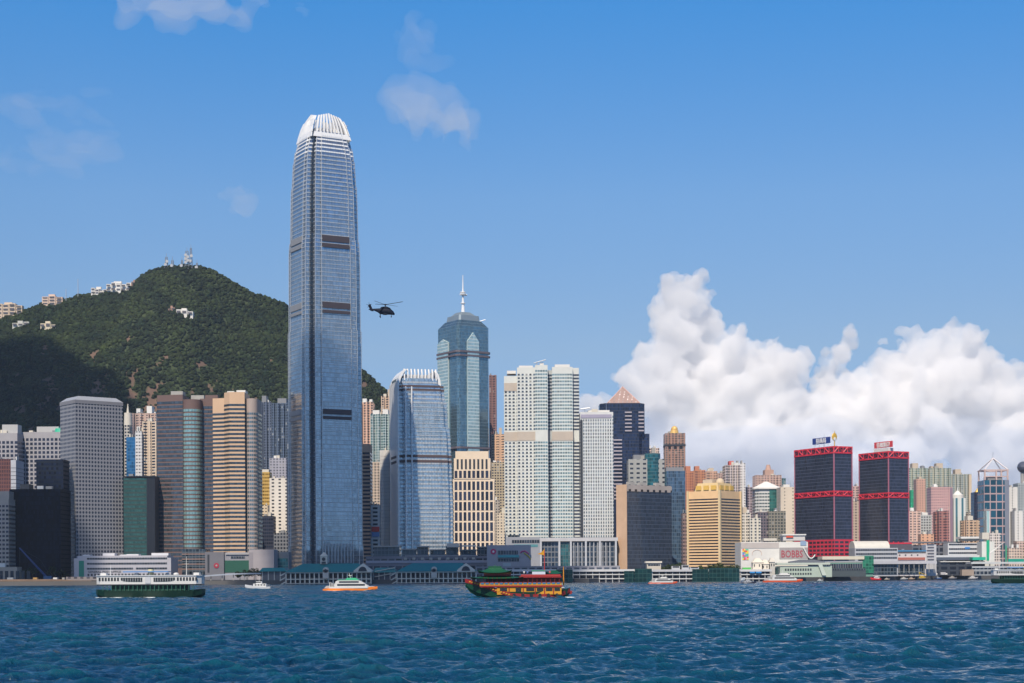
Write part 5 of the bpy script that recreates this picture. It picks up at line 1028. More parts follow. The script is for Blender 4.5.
wbox(B, 'roof_lounge', 784, 806, 4, 20, 536.5, 542, paint((.60, .58, .56))); wbox(B, 'roof_slab', 783, 807, 3, 21, 535.5, 536.7, WHITE); wbox(B, 'roof_lounge', 765, 778, 6, 20, 539.5, 542, CREAM); wbox(B, 'blue_billboard', 800.5, 806.5, -.4, .2, 542.5, 547, paint((.25, .35, .5)))
wbox(B, 'red_roof_sign', 787, 794, 3, 3.6, 537.3, 539, paint((.7, .1, .05)))
mb = MB()
for i in range(8):
    f0, f1 = i/8, (i+1)/8; g = lambda f: (B.x(803+f*12), -1.5, B.z(549+11*math.sin(f*math.pi*.75)**1.2)); mb.bar(g(f0), g(f1), .55, 5)
mb.build('white_slide_pipe', WHITE, B.t)
# pale green pier and its neighbours
D = 1470; B = LB('ferry_terminal', 'pale green quayside terminal with sloping end walls and rows of square windows', 'terminal', 780, 832, 566, D, 26, paint((.42, .50, .42)))
for i in range(11): wbox(B, 'window', 785+i*2.5, 786.5+i*2.5, -.2, .2, 570, 572.2, DARK); wbox(B, 'window', 785+i*2.5, 786.5+i*2.5, -.2, .2, 574.4, 576.2, DARK)
wbox(B, 'roof', 777, 830, -1.5, 27, 564.3, 566.2, paint((.50, .56, .48))); mb = MB(); mb.face([(B.x(822), -1.6, B.z(577)), (B.x(826), -1.6, B.z(577)), (B.x(822), -1.6, B.z(566)), (B.x(818), -1.6, B.z(566))]); mb.face([(B.x(822), -.6, B.z(577)), (B.x(818), -.6, B.z(566)), (B.x(822), -.6, B.z(566)), (B.x(826), -.6, B.z(577))]); mb.build('slanted_strut', paint((.55, .62, .54)), B.t)
mb = MB(); P = [(B.x(791), B.z(565)), (B.x(826), B.z(565)), (B.x(826), B.z(563)), (B.x(815), B.z(561.2)), (B.x(802), B.z(561.2)), (B.x(791), B.z(563))]; A = [(x, 4, z) for x, z in P]; Bk = [(x, 16, z) for x, z in P]; mb.face(A); mb.face(Bk[::-1])
for i in range(6): j = (i+1) % 6; mb.face([A[j], A[i], Bk[i], Bk[j]])
mb.build('curved_upper_roof', paint((.12, .13, .16)), B.t)
for lb, a, b_, tp, c in (('small cream house with a rounded top by the pale green terminal', 762, 769, 561, (.66, .60, .50)), ('cream pitched house left of the pale green terminal', 753, 763, 559.5, (.68, .62, .52)), ('pale kiosk tower in front of the lettered hall', 770, 775, 559, (.55, .52, .46))):
    B = LB('quay_house', lb, 'house', a, b_, tp+3, 1455, 10, paint(c)); mb = MB(); mb.prism(offset_poly(B.poly, .6), B.H, B.z(tp), 1, .35, c=(B.b/2, 5)); mb.build('roof', paint(c), B.t)
    for i in range(2): wbox(B, 'window', a+1+i*(b_-a)*.5, a+1.9+i*(b_-a)*.5, -.2, .1, tp+6, tp+8.5, DARK)
for lb, a, b_, tp, c in (('dark green glass block on the quay left of the pale green terminal', 757, 778, 567.5, (.02, .06, .05)), ('dark quay store right of the pale green terminal', 831, 866, 568.5, (.06, .08, .09))):
    B = LB('quay_block', lb, 'building', a, b_, tp, 1460 if a < 800 else 1560, 12, paint(c)); wbox(B, 'window_band', a+1, b_-1, -.2, .1, tp+2, tp+3.5, WIN)
B = LB('long_terminal', 'long cream and green terminal roof left of the red hulled vessel', 'terminal', 824, 873, 561, 1570, 22, paint((.16, .32, .26)))
wbox(B, 'cream_roof', 822, 864, -2, 22, 558, 561.2, paint((.64, .60, .48))); wbox(B, 'white_band', 823, 863, -.4, .1, 562.5, 564, WHITE); wbox(B, 'window_band', 824, 863, -.3, .1, 565.5, 570, WIN); wbox(B, 'green_glass_end', 862.5, 873.5, -1, 20, 557.5, 575, fac((.04, .22, .14), (.02, .16, .09), 2.8, .85, 3, .8, metal=.2)); wbox(B, 'red_panel', 845, 849, -.5, .1, 571, 573.5, RED)
B = LB('banded_hall', 'white banded hall with a rounded roof between the two red belted towers', 'hall', 855, 898, 548, 1640, 30, paint((.42, .43, .46)))
mb = MB(); n = 10
for i in range(n):
    a0, a1 = math.pi*i/n, math.pi*(i+1)/n; x0, x1 = B.x(855), B.x(890); y = lambda a: 15-15*math.cos(a); z = lambda a: B.H+7*math.sin(a); mb.face([(x0, y(a0), z(a0)), (x1, y(a0), z(a0)), (x1, y(a1), z(a1)), (x0, y(a1), z(a1))])
mb.face([(x0, 15-15*math.cos(math.pi*i/n), B.H+7*math.sin(math.pi*i/n)) for i in range(n+1)]); mb.face([(x1, 15-15*math.cos(math.pi*i/n), B.H+7*math.sin(math.pi*i/n)) for i in range(n, -1, -1)])
mb.build('rounded_roof', paint((.62, .60, .54), .5), B.t)
for q in (551, 555, 559): wbox(B, 'window_band', 856, 897, -.2, .1, q, q+1.6, WIN)
wbox(B, 'open_ground_floor', 856, 897, -.4, .1, 566.5, 576.5, DG); wbox(B, 'canopy', 855, 898, -3, .1, 563, 566, paint((.45, .45, .48)))
for lb, a, b_, tp, D_ in (('dark flat block with lit edge between the banded hall and the pale hall', 888, 912, 544, 1720), ):
    B = LB('flat_block', lb, 'building', a, b_, tp, D_, 20, paint((.10, .09, .11))); wbox(B, 'red_edge', a, b_, -.2, .1, tp+.6, tp+2, RED)
B = LB('quay_hall', 'pale hall with a blue roof line and a red brown stripe on the right shore', 'hall', 893, 926, 553.5, 1680, 26, paint((.60, .56, .56))); wbox(B, 'blue_roof_line', 892.5, 926.5, -.5, 27, 552.3, 553.6, paint((.05, .22, .42))); wbox(B, 'brown_stripe', 891, 925, -1, .1, 559.5, 562, paint((.38, .12, .09))); wbox(B, 'canopy', 887, 936, -4, 4, 563.5, 566, paint((.50, .50, .54)))
wbox(B, 'open_ground_floor', 894, 925, -.4, .1, 566.2, 576.5, DG)
for i in range(10): wbox(B, 'pillar', 888+i*5, 888.5+i*5, -3.5, -3, 566, 575, CONC)
for i in range(4): wbox(B, 'wall_mark', 899+i*6, 900.4+i*6, -.2, .1, 556.5, 557.8, DARK)
B = LB('stair_block', 'stepped white stair block right of the pale hall', 'building', 926, 936.5, 544.5, 1690, 18, paint((.50, .50, .52)))
for i in range(6): wbox(B, 'stair_flight', 927+(i % 2)*.6, 934, -.6, .1, 546+i*3, 547+i*3, paint((.12, .12, .15)))
B = LB('elevated_deck', 'dark elevated road deck on piers behind the right shore quay', 'road deck', 905, 984, 562, 1760, 26, fac((.04, .05, .07), (.02, .025, .04), 9, .7, 5, .6, metal=.1)); wbox(B, 'white_parapet', 934, 984, -.5, .2, 557.5, 559.5, paint((.60, .62, .64))); wbox(B, 'deck_slab', 932, 984, -1, 26, 559.5, 562.5, paint((.08, .10, .14))); wbox(B, 'white_parapet', 940, 984, -1.5, -.9, 563.5, 564.3, WHITE)
B = LB('tram_depot', 'wide low depot with an open dark ground floor under the plain pink slab', 'depot', 906, 960, 545, 1800, 20, fac((.12, .13, .16), (.03, .035, .05), 7, .8, 6, .7, metal=.15)); wbox(B, 'roof_slab', 904, 962, -1, 21, 543.8, 545.2, paint((.14, .15, .18)))
B = LB('white_terraces', 'white terraced building with a blue panel left of the green striped block', 'building', 948, 985, 543, 1780, 24, paint((.62, .63, .64))); wbox(B, 'roof_slab', 961, 985, -.6, 20, 539, 541, WHITE); wbox(B, 'roof_slab', 963, 981, 2, 18, 541, 543, CREAM)
for q in (546, 550.5, 554.5): wbox(B, 'window_band', 949, 984, -.2, .1, q, q+1.6, WIN)
wbox(B, 'blue_panel', 965, 970, -.4, .1, 549.5, 551.5, paint((.03, .2, .55)))
B = LB('striped_block', 'white block with a bright green vertical stripe on the right shore', 'building', 982, 994.5, 541.5, 1750, 18, paint((.66, .66, .62))); wbox(B, 'green_stripe', 986.6, 989.6, -.3, .1, 542.5, 563, paint((.0, .38, .20))); wbox(B, 'roof_house', 983, 990, 2, 14, 535, 541.6, CREAM)
B = LB('green_canopy', 'low emerald roofed shed left of the green striped block', 'shed', 973, 985, 561, 1740, 10, paint((.2, .2, .2))); wbox(B, 'roof', 972.5, 985.5, -1, 11, 559.5, 562.5, paint((.0, .35, .22)))
B = LB('quay_terminal', 'long pale quay terminal behind the right hand ferry with thin decks', 'terminal', 972, 1040, 566, 1720, 20, fac((.30, .32, .34), (.04, .05, .07), 4, .8, 5, .6)); wbox(B, 'roof', 971, 1041, -1.5, 20, 564.5, 566.3, paint((.56, .58, .58))); wbox(B, 'deck_band', 972, 1040, -.6, .2, 569, 570.2, paint((.50, .52, .54))); wbox(B, 'green_panel', 1008, 1024, -.8, .1, 561.5, 564.4, paint((.0, .3, .22)))
mb = MB(); c = B.x(1000); mb.bar((c-8, 8, B.H), (c-8, 8, B.z(556)), .5); mb.bar((c-8, 8, B.z(556)), (c+6, 8, B.z(545)), .9, 6, .3); mb.build('white_sail_mast', WHITE, B.t); wbox(B, 'green_pole', 1005.5, 1006.5, -1, -.4, 548, 566, paint((.0, .4, .2)))
B = LB('quay_terminal', 'grey quay shed on the shore edge with brown beach huts, left of the right ferry', 'terminal', 962, 974, 569.5, 1715, 8, paint((.36, .28, .22)))
# shore furniture at the right
t_ = [('yellow crane barge moored off the pale hall', 917, 929, 574.5, (.62, .42, .02)), ]
# quay wall under the right shore
for a, b_ in zip(SHORE[5:9], SHORE[6:10]):
    pass
# parked containers and small vehicles along the quay
CARG = 'parked trucks along the right shore quay'
for i, (px, c, lb) in enumerate([(889, (.05, .2, .55), 'blue'), (894.5, (.05, .25, .6), 'bright blue'), (905, (.7, .7, .7), 'white'), (911, (.6, .45, .35), 'tan'), (933, (.05, .18, .5), 'dark blue'), (943, (.5, .5, .52), 'grey'), (951, (.6, .25, .1), 'orange'), (957, (.65, .6, .5), 'cream')]):
    D = np.interp(WX(px, 1700), [p[0] for p in SHORE], [p[1] for p in SHORE])+10; x = WX(px, D)
    t = thing('parked_truck', lb+' box truck parked on the right shore quay', 'truck', (x, D, G), 0, CARG)
    mb = MB(); mb.box(-2.6, 2.4, -1.2, 1.2, .7, 3.4); mb.build('cargo_box', paint(c), t); mb = MB(); mb.box(2.5, 4.2, -1.1, 1.1, .6, 2.5); mb.build('cab', WHITE, t)
    for wx in (-1.8, 1.2, 3.4): mb = MB(); mb.bar((wx, -1.25, .5), (wx, 1.25, .5), .5, 10); mb.build('wheel', DARK, t)
for px, h, lb in ((903, 26, 'left'), (918, 22, 'middle'), (884, 24, 'leftmost')):
    D = 1640+(px-880)*2; t = thing('lamp_mast', 'tall thin grey lamp mast on the right shore quay, %s of three' % lb, 'lamp mast', (WX(px, D), D, G)); mb = MB(); mb.bar((0, 0, 0), (0, 0, h), .3, 6, .15); mb.build('pole', STEEL, t); mb = MB(); mb.box(-1.4, 1.4, -.3, .3, h, h+.5); mb.build('lamp_head', STEEL, t)
# ---------------------------------------------------------------- trees
BARK = paint((.12, .08, .05), .9)
def tree(label, px, D, h, r, base=G, col=0, group=None):
    rg = random.Random(int(px*7+D)); x = WX(px, D); t = thing('tree', label, 'tree', (x, D, base), 0, group)
    mb = MB(); mb.bar((0, 0, -.2), (rg.uniform(-.3, .3), 0, h*.5), .35, 6, .18)
    for i in range(4): a = rg.uniform(0, 6.28); mb.bar((0, 0, h*.4), (r*.5*math.cos(a), r*.5*math.sin(a), h*.75), .16, 5, .06)
    mb.build('trunk', BARK, t)
    n = 620; P = []; Fc = []; T_ = []
    lob = [(rg.uniform(-.6, .6)*r, rg.uniform(-.6, .6)*r, h*rg.uniform(.5, .85), r*rg.uniform(.35, .6)) for _ in range(8)]
    for i in range(n):
        l = rg.choice(lob); v = Vector((rg.gauss(0, 1), rg.gauss(0, 1), rg.gauss(0, 1))).normalized()*l[3]*rg.uniform(.6, 1.05); c = Vector((l[0], l[1], l[2]))+Vector((v.x, v.y, v.z*.8)); s = rg.uniform(.25, .55)
        a = Vector((rg.gauss(0, 1), rg.gauss(0, 1), rg.gauss(0, 1))).normalized()*s; b_ = a.cross(Vector((rg.gauss(0, 1), rg.gauss(0, 1), 1))).normalized()*s; k = len(P); P += [c-a, c+b_, c+a, c-b_]; Fc.append((k, k+1, k+2, k+3)); T_ += [rg.random()]*4
    me = bpy.data.meshes.new('crown'); me.from_pydata([p[:] for p in P], [], Fc); at = me.attributes.new('tone', 'FLOAT', 'POINT'); at.data.foreach_set('value', T_); me.materials.append(LEAF2 if col else LEAF3); o = bpy.data.objects.new('crown', me); COL.objects.link(o); o.parent = t
LEAF2 = leaf_mat('street_tree_leaves', (.05, .09, .02), (.12, .15, .03), .1, 1.0); LEAF3 = leaf_mat('dark_tree_leaves', (.015, .04, .015), (.05, .08, .02), .1, 1.0)
rt = random.Random(9)
for px, h, r, lb in [(663, 7, 4, 'sunlit round tree, leftmost above the white piers'), (671, 8.5, 5, 'sunlit tree between the cream rooftop house and the plant sheds'), (679, 9.5, 5, 'tallest sunlit tree behind the pier plant sheds'), (687, 7.5, 4, 'smaller sunlit tree right of the tallest one behind the plant sheds'),
                     (703, 7, 4.5, 'low green tree at the foot of the golden tower, leftmost there'), (712, 9, 5.5, 'wide green tree under the golden tower, left of the middle'), (721, 9.5, 5.5, 'tallest green tree under the golden tower corner'), (730, 8.5, 5, 'green tree under the right face of the golden tower'), (738, 7.5, 4, 'last green tree right of the golden tower')]:
    tree(lb, px, 1450+rt.uniform(-8, 8), h+3.5, r, col=1, group='trees above the white piers')
for px, h, r, lb in [(16, 9, 5, 'dark tree by the low arcade at the left edge'), (24, 8, 4.5, 'dark tree in front of the black glass block, left end'), (33, 9, 5, 'dark tree in front of the black glass block, under the crane boom'), (52, 10, 5, 'dark tree right of the crane cab'), (59, 8, 4, 'dark tree touching the round window tower'),
                     (64, 6, 3.5, 'small dark tree at the foot of the round window tower')]:
    tree(lb, px, 1462+rt.uniform(-6, 6), h+3, r, group='dark trees on the left shore')
for px, h, r, lb in [(240, 7, 4, 'dark tree left of the plain pinkish box'), (247, 8, 4.5, 'dark tree under the green hoarding'), (254, 8.5, 5, 'dark tree in front of the plain pinkish box'), (261, 7.5, 4, 'dark tree beside the teal roofed annex')]:
    tree(lb, px, 1345+rt.uniform(-6, 6), h, r, group='dark trees behind the small white boat')
# ---------------------------------------------------------------- houses and masts on the hill
def hill_hit(px, py):
    for D in np.arange(2250, 2990, 6):
        x, y, z = W(px, py, D)
        if hz_at(x, y)+4 > z: return D
    return 2900
HG = 'white houses high on the hill'
def hill_house(label, x0, x1, y0, y1, col, nf=3, n=3, sky=True):
    D = 2890 if sky else hill_hit((x0+x1)/2, y1)-6; X0, _, zb = W(x0, y1, D); X1, _, zt = W(x1, y0, D); t = thing('hill_house', label, 'house', (X0, D, zb-14), 0, HG)
    wd = X1-X0; rr = random.Random(int(x0)); m = paint(col); H = zt-zb+14
    for i in range(n):
        a, b_ = wd*i/n, wd*(i+1)/n; h = H-rr.uniform(0, 4); mb = MB(); mb.box(a, b_-.6, rr.uniform(0, 3), 14, 0, h); w_ = mb.build('wing', m, t)
        for k in range(nf): z = 14+(h-14)*(k+.35)/nf; mb = MB(); mb.box(a+(b_-a)*.12, b_-(b_-a)*.2, -.4, .5 if i else .5, z, z+(h-14)/nf*.42); mb.build('window_band', paint((.10, .10, .12)), w_)
    mb = MB(); mb.box(wd*.3, wd*.6, 3, 9, H-2, H+1.8); mb.build('roof_house', m, t)
hill_house('cream and orange apartment house at the left edge of the ridge', -4, 22, 303, 315, (.62, .50, .38), 3, 4); hill_house('peach apartment house on the ridge, second from the left', 42, 62.5, 295, 305, (.66, .50, .40), 3, 3)
hill_house('left white villa of the pair near the summit shoulder', 91, 107, 287.5, 294, (.74, .72, .68), 2, 4); hill_house('larger white villa of the pair near the summit shoulder', 106, 131, 282, 291.5, (.76, .75, .72), 2, 5)
hill_house('small brown house at the right end of the ridge villas', 131, 137, 280.5, 285, (.36, .22, .16), 1, 1)
hill_house('white villa alone among trees on the middle of the slope', 176, 193, 309, 315, (.72, .70, .66), 1, 3, False); hill_house('little brown house left of the lone white villa', 168, 175, 306.5, 310, (.40, .24, .18), 1, 2, False)
hill_house('cream house on the lower left slope', 40, 56, 322, 328, (.66, .58, .44), 1, 3, False); hill_house('pale house with a green base on the far left slope', 12, 29, 321.5, 326, (.52, .52, .48), 1, 3, False)
def lattice(label, px, y0, y1, wpx, dish, kind='radio_mast'):
    D = 2895; X, _, zb = W(px, y1+2, D); zt = WZ(px, y0, D); h = zt-zb; w_ = wpx*D/F/2; t = thing(kind, label, 'radio mast', (X, D, zb)); mb = MB()
    for s in (-1, 1):
        for q in (-1, 1): mb.bar((s*w_, q*w_, 0), (s*w_*.5, q*w_*.5, h), .45, 4)
    n = int(h/5)
    for i in range(n):
        z0, z1 = h*i/n, h*(i+1)/n; f0, f1 = w_*(1-.5*i/n), w_*(1-.5*(i+1)/n); s = 1 if i % 2 else -1; mb.bar((-f0*s, -f0, z0), (f1*s, -f1, z1), .35, 4); mb.bar((-f0, -f0, z0), (f0, -f0, z0), .3, 4)
    mb.build('lattice', paint((.30, .33, .38), .5, .3), t)
    for i in range(dish): z = h*(.35+.5*i/max(1, dish)); mb = MB(); mb.bar((-w_*.4+(i % 2)*w_, -w_-1, z), (-w_*.4+(i % 2)*w_, -w_-1.8, z), 2.2, 10, 2.6); mb.build('dish', paint((.45, .47, .5)), t)
    mb = MB(); mb.bar((0, 0, h), (0, 0, h+6), .35, 4); mb.build('whip_antenna', STEEL, t)
lattice('leftmost short lattice mast on the summit', 166.5, 257, 267, 3, 2); lattice('second short lattice mast on the summit', 172.5, 260, 267, 2.6, 1); lattice('slim mast just left of the big lattice masts', 182, 260, 267, 2, 1); lattice('wide lattice mast with many dishes on the summit', 187, 251, 267, 4, 5); lattice('tallest red tipped lattice mast on the summit', 191, 248, 266.5, 2.6, 2); lattice('small mast at the right end of the summit', 197, 263, 268, 2, 1)
for lb, px, y0, y1 in (('lone thin pole mast on the ridge left of the villas', 78, 279, 296), ('short pole mast left of the lone thin one on the ridge', 66, 289, 302)):
    X, _, zb = W(px, y1, 2895); t = thing('radio_mast', lb, 'radio mast', (X, 2895, zb)); mb = MB(); mb.bar((0, 0, -8), (0, 0, WZ(px, y0, 2895)-zb), .7, 5, .5); mb.build('pole', STEEL, t); mb = MB(); mb.box(-1.2, 1.2, -.4, .4, 8, 8.6); mb.build('crossbar', STEEL, t)
# ================================================================ BOATS AND HELICOPTER
def hull(stations, mat, name, parent, top=None):
    """stations: (x, half beam, z keel, z deck) from stern to bow"""
    mb = MB(); S = [[(x, -w_, zd), (x, -w_*.92, zd*.35+zk*.65), (x, -w_*.45, zk), (x, w_*.45, zk), (x, w_*.92, zd*.35+zk*.65), (x, w_, zd)] for x, w_, zk, zd in stations]
    for a, b_ in zip(S, S[1:]):
        for i in range(5): mb.face([a[i], b_[i], b_[i+1], a[i+1]][::-1])
        mb.face([a[0], a[5], b_[5], b_[0]][::-1])
    mb.face(S[0]); mb.face(S[-1][::-1]); return mb.build(name, mat, parent)
BW = paint((.62, .62, .60), .45, var=.06); HG_ = paint((.002, .024, .013), .45); BD = paint((.02, .025, .03), .3)
def wake(px0, px1, D, name='wake'):
    rg = random.Random(int(px0)); mb = MB(); xa, xb = WX(px0, D), WX(px1, D)
    for i in range(60):
        x = rg.uniform(xa, xb); y = D+rg.gauss(0, .9); s = rg.uniform(.2, .9); mb.ball((x, y, .06), s*1.3, s*.7, .16, icod=ICO1)
    o = mb.build(name, paint((.8, .85, .88), .6)); o['kind'] = 'stuff'
def star_ferry(label, px, D, s=1.0, rz=0):
    t = thing('ferry', label, 'ferry', (WX(px, D), D, 0), rz); t.scale = (s, s, s); Lh = 17.6
    st = [(-Lh, .6, 1.0, 2.7), (-Lh+.8, 2.2, .1, 2.7), (-Lh+3.5, 3.8, -.8, 2.5), (-9, 4.4, -1, 2.3), (0, 4.6, -1, 2.2), (9, 4.4, -1, 2.3), (Lh-3.5, 3.8, -.8, 2.5), (Lh-.8, 2.2, .1, 2.7), (Lh, .6, 1.0, 2.7)]
    hull(st, HG_, 'hull', t)
    mb = MB(); mb.prism([(-12, -3.4), (12, -3.4), (12, 3.4), (-12, 3.4)], 2.2, 4.0); mb.build('lower_cabin', paint((.01, .06, .04)), t)
    for i in range(22): x = -14.5+i*1.38; mb = MB(); mb.box(x-.09, x+.09, -4.3, -4.1, 2.2, 4.1); mb.build('deck_post', paint((.02, .12, .08)), t)
    oc = [(-16.9, -2.6), (-15.4, -4.4), (15.4, -4.4), (16.9, -2.6), (16.9, 2.6), (15.4, 4.4), (-15.4, 4.4), (-16.9, 2.6)]
    mb = MB(); mb.prism(oc, 4.0, 4.35); mb.build('deck_edge', BD, t)
    mb = MB(); mb.prism(oc, 4.35, 7.0); up = mb.build('upper_deck', BW, t)
    for i in range(7):
        for s_ in (-1, 1): x = s_*(9.6+i*.98); mb = MB(); mb.box(x-.3, x+.3, -4.48, -4.3, 5.4, 6.5); mb.build('window', BD, up)
    for s_ in (-1, 1):
        mb = MB(); xs = np.linspace(0, 1, 9); P = [(s_*(1.8+6.9*f), -4.47, 5.1+.5*abs(f-.0)**6) for f in xs]+[(s_*(8.7-6.9*f), -4.47, 6.45) for f in (0, 1)]; mb.face(P if s_ > 0 else P[::-1]); mb.build('open_bay', BD, up)
        for k in range(8): x = s_*(2.4+k*.8); mb = MB(); mb.box(x-.05, x+.05, -4.55, -4.4, 5.2, 6.45); mb.build('bay_post', BW, up)
    mb = MB(); mb.box(-.9, .9, -4.55, -4.4, 4.6, 6.6); mb.build('door', paint((.5, .52, .55)), up)
    mb = MB(); mb.prism(offset_poly(oc, .25), 7.0, 7.25); mb.build('roof', paint((.60, .61, .62)), t)
    mb = MB(); mb.box(-8.5, 6, -2.4, 2.4, 8.2, 8.5); mb.build('awning', paint((.04, .20, .50)), t)
    for x in (-8, -4, 0, 4): mb = MB(); mb.bar((x, -2.2, 7.2), (x, -2.2, 8.2), .08, 4); mb.build('awning_post', STEEL, t)
    mb = MB(); mb.bar((0, 0, 7.2), (0, 0, 9.2), 1.0, 14, .9); f = mb.build('funnel', paint((.72, .62, .35)), t); mb = MB(); mb.bar((0, 0, 9.2), (0, 0, 9.6), .95, 14); mb.build('funnel_top', BD, f)
    for x in (-4.5, 5.5, 8.2): mb = MB(); mb.ball((x, 0, 7.5), .9, 1.2, .55); mb.build('ventilator', BW, t)
    for x, h in ((-13, 10.6), (11.6, 13.2)): mb = MB(); mb.bar((x, 0, 7.2), (x, 0, h), .13, 6, .06); m_ = mb.build('mast', BW, t); mb = MB(); mb.bar((x-.7, 0, h*.82), (x+.7, 0, h*.82), .05, 4); mb.build('crosstree', BW, m_)
    for s_ in (-1, 1):
        mb = MB(); mb.box(s_*15-.9, s_*15+.9, -1.6, 1.6, 7.2, 8.0); mb.build('wheelhouse', BW, t)
star_ferry('green and white double deck ferry with a yellow funnel, whole in view at left', 150.8, 552)
star_ferry('green and white ferry cut off by the right edge of the photo', 1024.5, 985, 1.10)
wake(97, 130, 546); wake(140, 160, 545); wake(560, 572, 500); wake(536, 552, 500)
# orange and white catamaran
def catamaran(label, x0, x1, wl, D, hullc, s=1.0, green=True, group=None, flip=1):
    px = (x0+x1)/2; k = (WX(x1, D)-WX(x0, D))/2/11.6; t = thing('fast_ferry', label, 'fast ferry', (WX(px, D), D, 0), 0 if flip > 0 else math.pi, group); t.scale = (k, k, k)
    oc = paint(hullc, .4)
    for s_ in (-1, 1):
        st = [(-11.4, 1.0, -.3, .9), (-9, 1.1, -.5, 1.2), (0, 1.1, -.5, 1.3), (8, .9, -.4, 1.6), (11.6, .12, .9, 1.9)]
        o = hull(st, oc, 'hull', t); o.location = (0, s_*2.3, 0)
    mb = MB(); P = [(-8.6, -3.4), (7.6, -3.4), (10.6, -1.8), (10.6, 1.8), (7.6, 3.4), (-8.6, 3.4)]; mb.prism(P, 1.15, 1.9); mb.build('main_deck', BW, t)
    def side(pts, name, mat, w_=3.2):
        mb = MB(); A = [(x, -w_, z) for x, z in pts]; Bk = [(x, w_, z) for x, z in pts]; mb.face(A); mb.face(Bk[::-1])
        for i in range(len(pts)): j = (i+1) % len(pts); mb.face([A[j], A[i], Bk[i], Bk[j]])
        return mb.build(name, mat, t)
    cab = side([(-6.6, 1.9), (8.2, 1.9), (5.8, 3.5), (3.8, 4.6), (-4.8, 4.6), (-5.8, 4.2)], 'cabin', BW)
    for a, b_, z0, z1 in ((-5.2, 6.6, 2.3, 3.0), (-4.4, 4.0, 3.6, 4.2)): mb = MB(); mb.box(a, b_, -3.3, 3.3, z0, z1); mb.build('window_strip', BD, cab)
    side([(-1.8, 4.6), (4.0, 4.6), (2.4, 5.6), (-1.2, 5.6)], 'wheelhouse', paint((.05, .42, .22)) if green else BW, 2.2)
    if green: mb = MB(); mb.box(-4.8, 4.0, -3.25, 3.25, 4.6, 4.85); mb.build('green_roof', paint((.05, .42, .22)), t)
    mb = MB(); mb.bar((.2, 0, 5.6), (-.4, 0, 7.6), .12, 5); mb.build('mast', BW, t); mb = MB(); mb.bar((-.8, 0, 6.6), (.8, 0, 6.6), .12, 4); mb.build('radar_bar', BW, t)
    side([(-10.8, 1.2), (-8.4, 1.2), (-8.0, 2.4), (-10, 2.2)], 'stern_rail', paint((.45, .42, .40)), 3.0)
    for i in range(3): mb = MB(); mb.box(-8.5+i*.9, -8.2+i*.9, -3.2, 3.2, 1.9, 3.8-.3*i); mb.build('stair_frame', BW, t)
catamaran('white catamaran ferry with an orange hull and green roof before the teal roofed pier', 323, 377, 591, 742, (.85, .22, .02))
catamaran('small red hulled ferry leaving the white piers, left of the green glass box', 648, 677, 584, 1120, (.75, .12, .04), green=False)
catamaran('long white ferry with a red hull in front of the pale green terminal', 763, 802, 582.5, 1225, (.72, .10, .03), green=False)
wake(322, 340, 738); wake(650, 660, 1110); wake(742, 758, 1080); wake(806, 850, 1150)
# small white motor boat
def motor_boat(label, x0, x1, D, hc=(.62, .63, .64), cabin=(.7, .7, .68), kind='motor_boat', cat='motor boat', group=None, h=1.0, flip=False):
    k = (WX(x1, D)-WX(x0, D))/2/6.5; t = thing(kind, label, cat, (WX((x0+x1)/2, D), D, 0), math.pi if flip else 0, group); t.scale = (k, k, k*h)
    hull([(-6.3, 1.7, -.4, 1.1), (-3, 2.0, -.5, 1.1), (2, 1.9, -.5, 1.4), (5, 1.1, -.2, 1.9), (6.5, .1, .9, 2.2)][::1], paint(hc, .4), 'hull', t)
    mb = MB(); mb.box(-4.2, 2.2, -1.5, 1.5, 1.1, 2.6); c = mb.build('cabin', paint(cabin, .45), t)
    for i in range(4): mb = MB(); mb.box(-3.8+i*1.45, -2.9+i*1.45, -1.56, 1.56, 1.65, 2.25); mb.build('window', BD, c)
    mb = MB(); mb.box(-2, .9, -1.2, 1.2, 2.6, 3.7); w_ = mb.build('wheelhouse', paint(cabin, .45), t); mb = MB(); mb.box(-1.6, .95, -1.25, 1.25, 3.0, 3.45); mb.build('window_strip', BD, w_)
    mb = MB(); mb.bar((-.6, 0, 3.7), (-.6, 0, 6.4), .09, 5); mb.build('mast', BW, t); mb = MB(); mb.box(-5.9, -4.4, -1.3, 1.3, 1.9, 2.05); mb.build('aft_canopy', paint((.35, .4, .45)), t)
    return t
motor_boat('small grey and white patrol boat left of the teal roofed pier', 245, 271, 885, flip=True)
motor_boat('white boat moored at the small pier right of the green glass boxes', 720, 745, 1395, (.66, .70, .72))
motor_boat('dark hulled little launch with a blue canopy left of the long white ferry', 741, 756, 1085, (.03, .03, .05), (.5, .52, .55))
motor_boat('red hulled vessel with a white prow beside the green glass terminal end', 870.5, 881, 1540, (.65, .03, .04), (.75, .75, .75), h=1.5, flip=True)
motor_boat('small tug with white wheelhouse and orange mast behind the stern of the junk', 554, 572, 560, (.45, .05, .04), (.78, .76, .72), 'tug', 'tug', h=1.5)
QB = 'small work boats moored along the right shore quay'
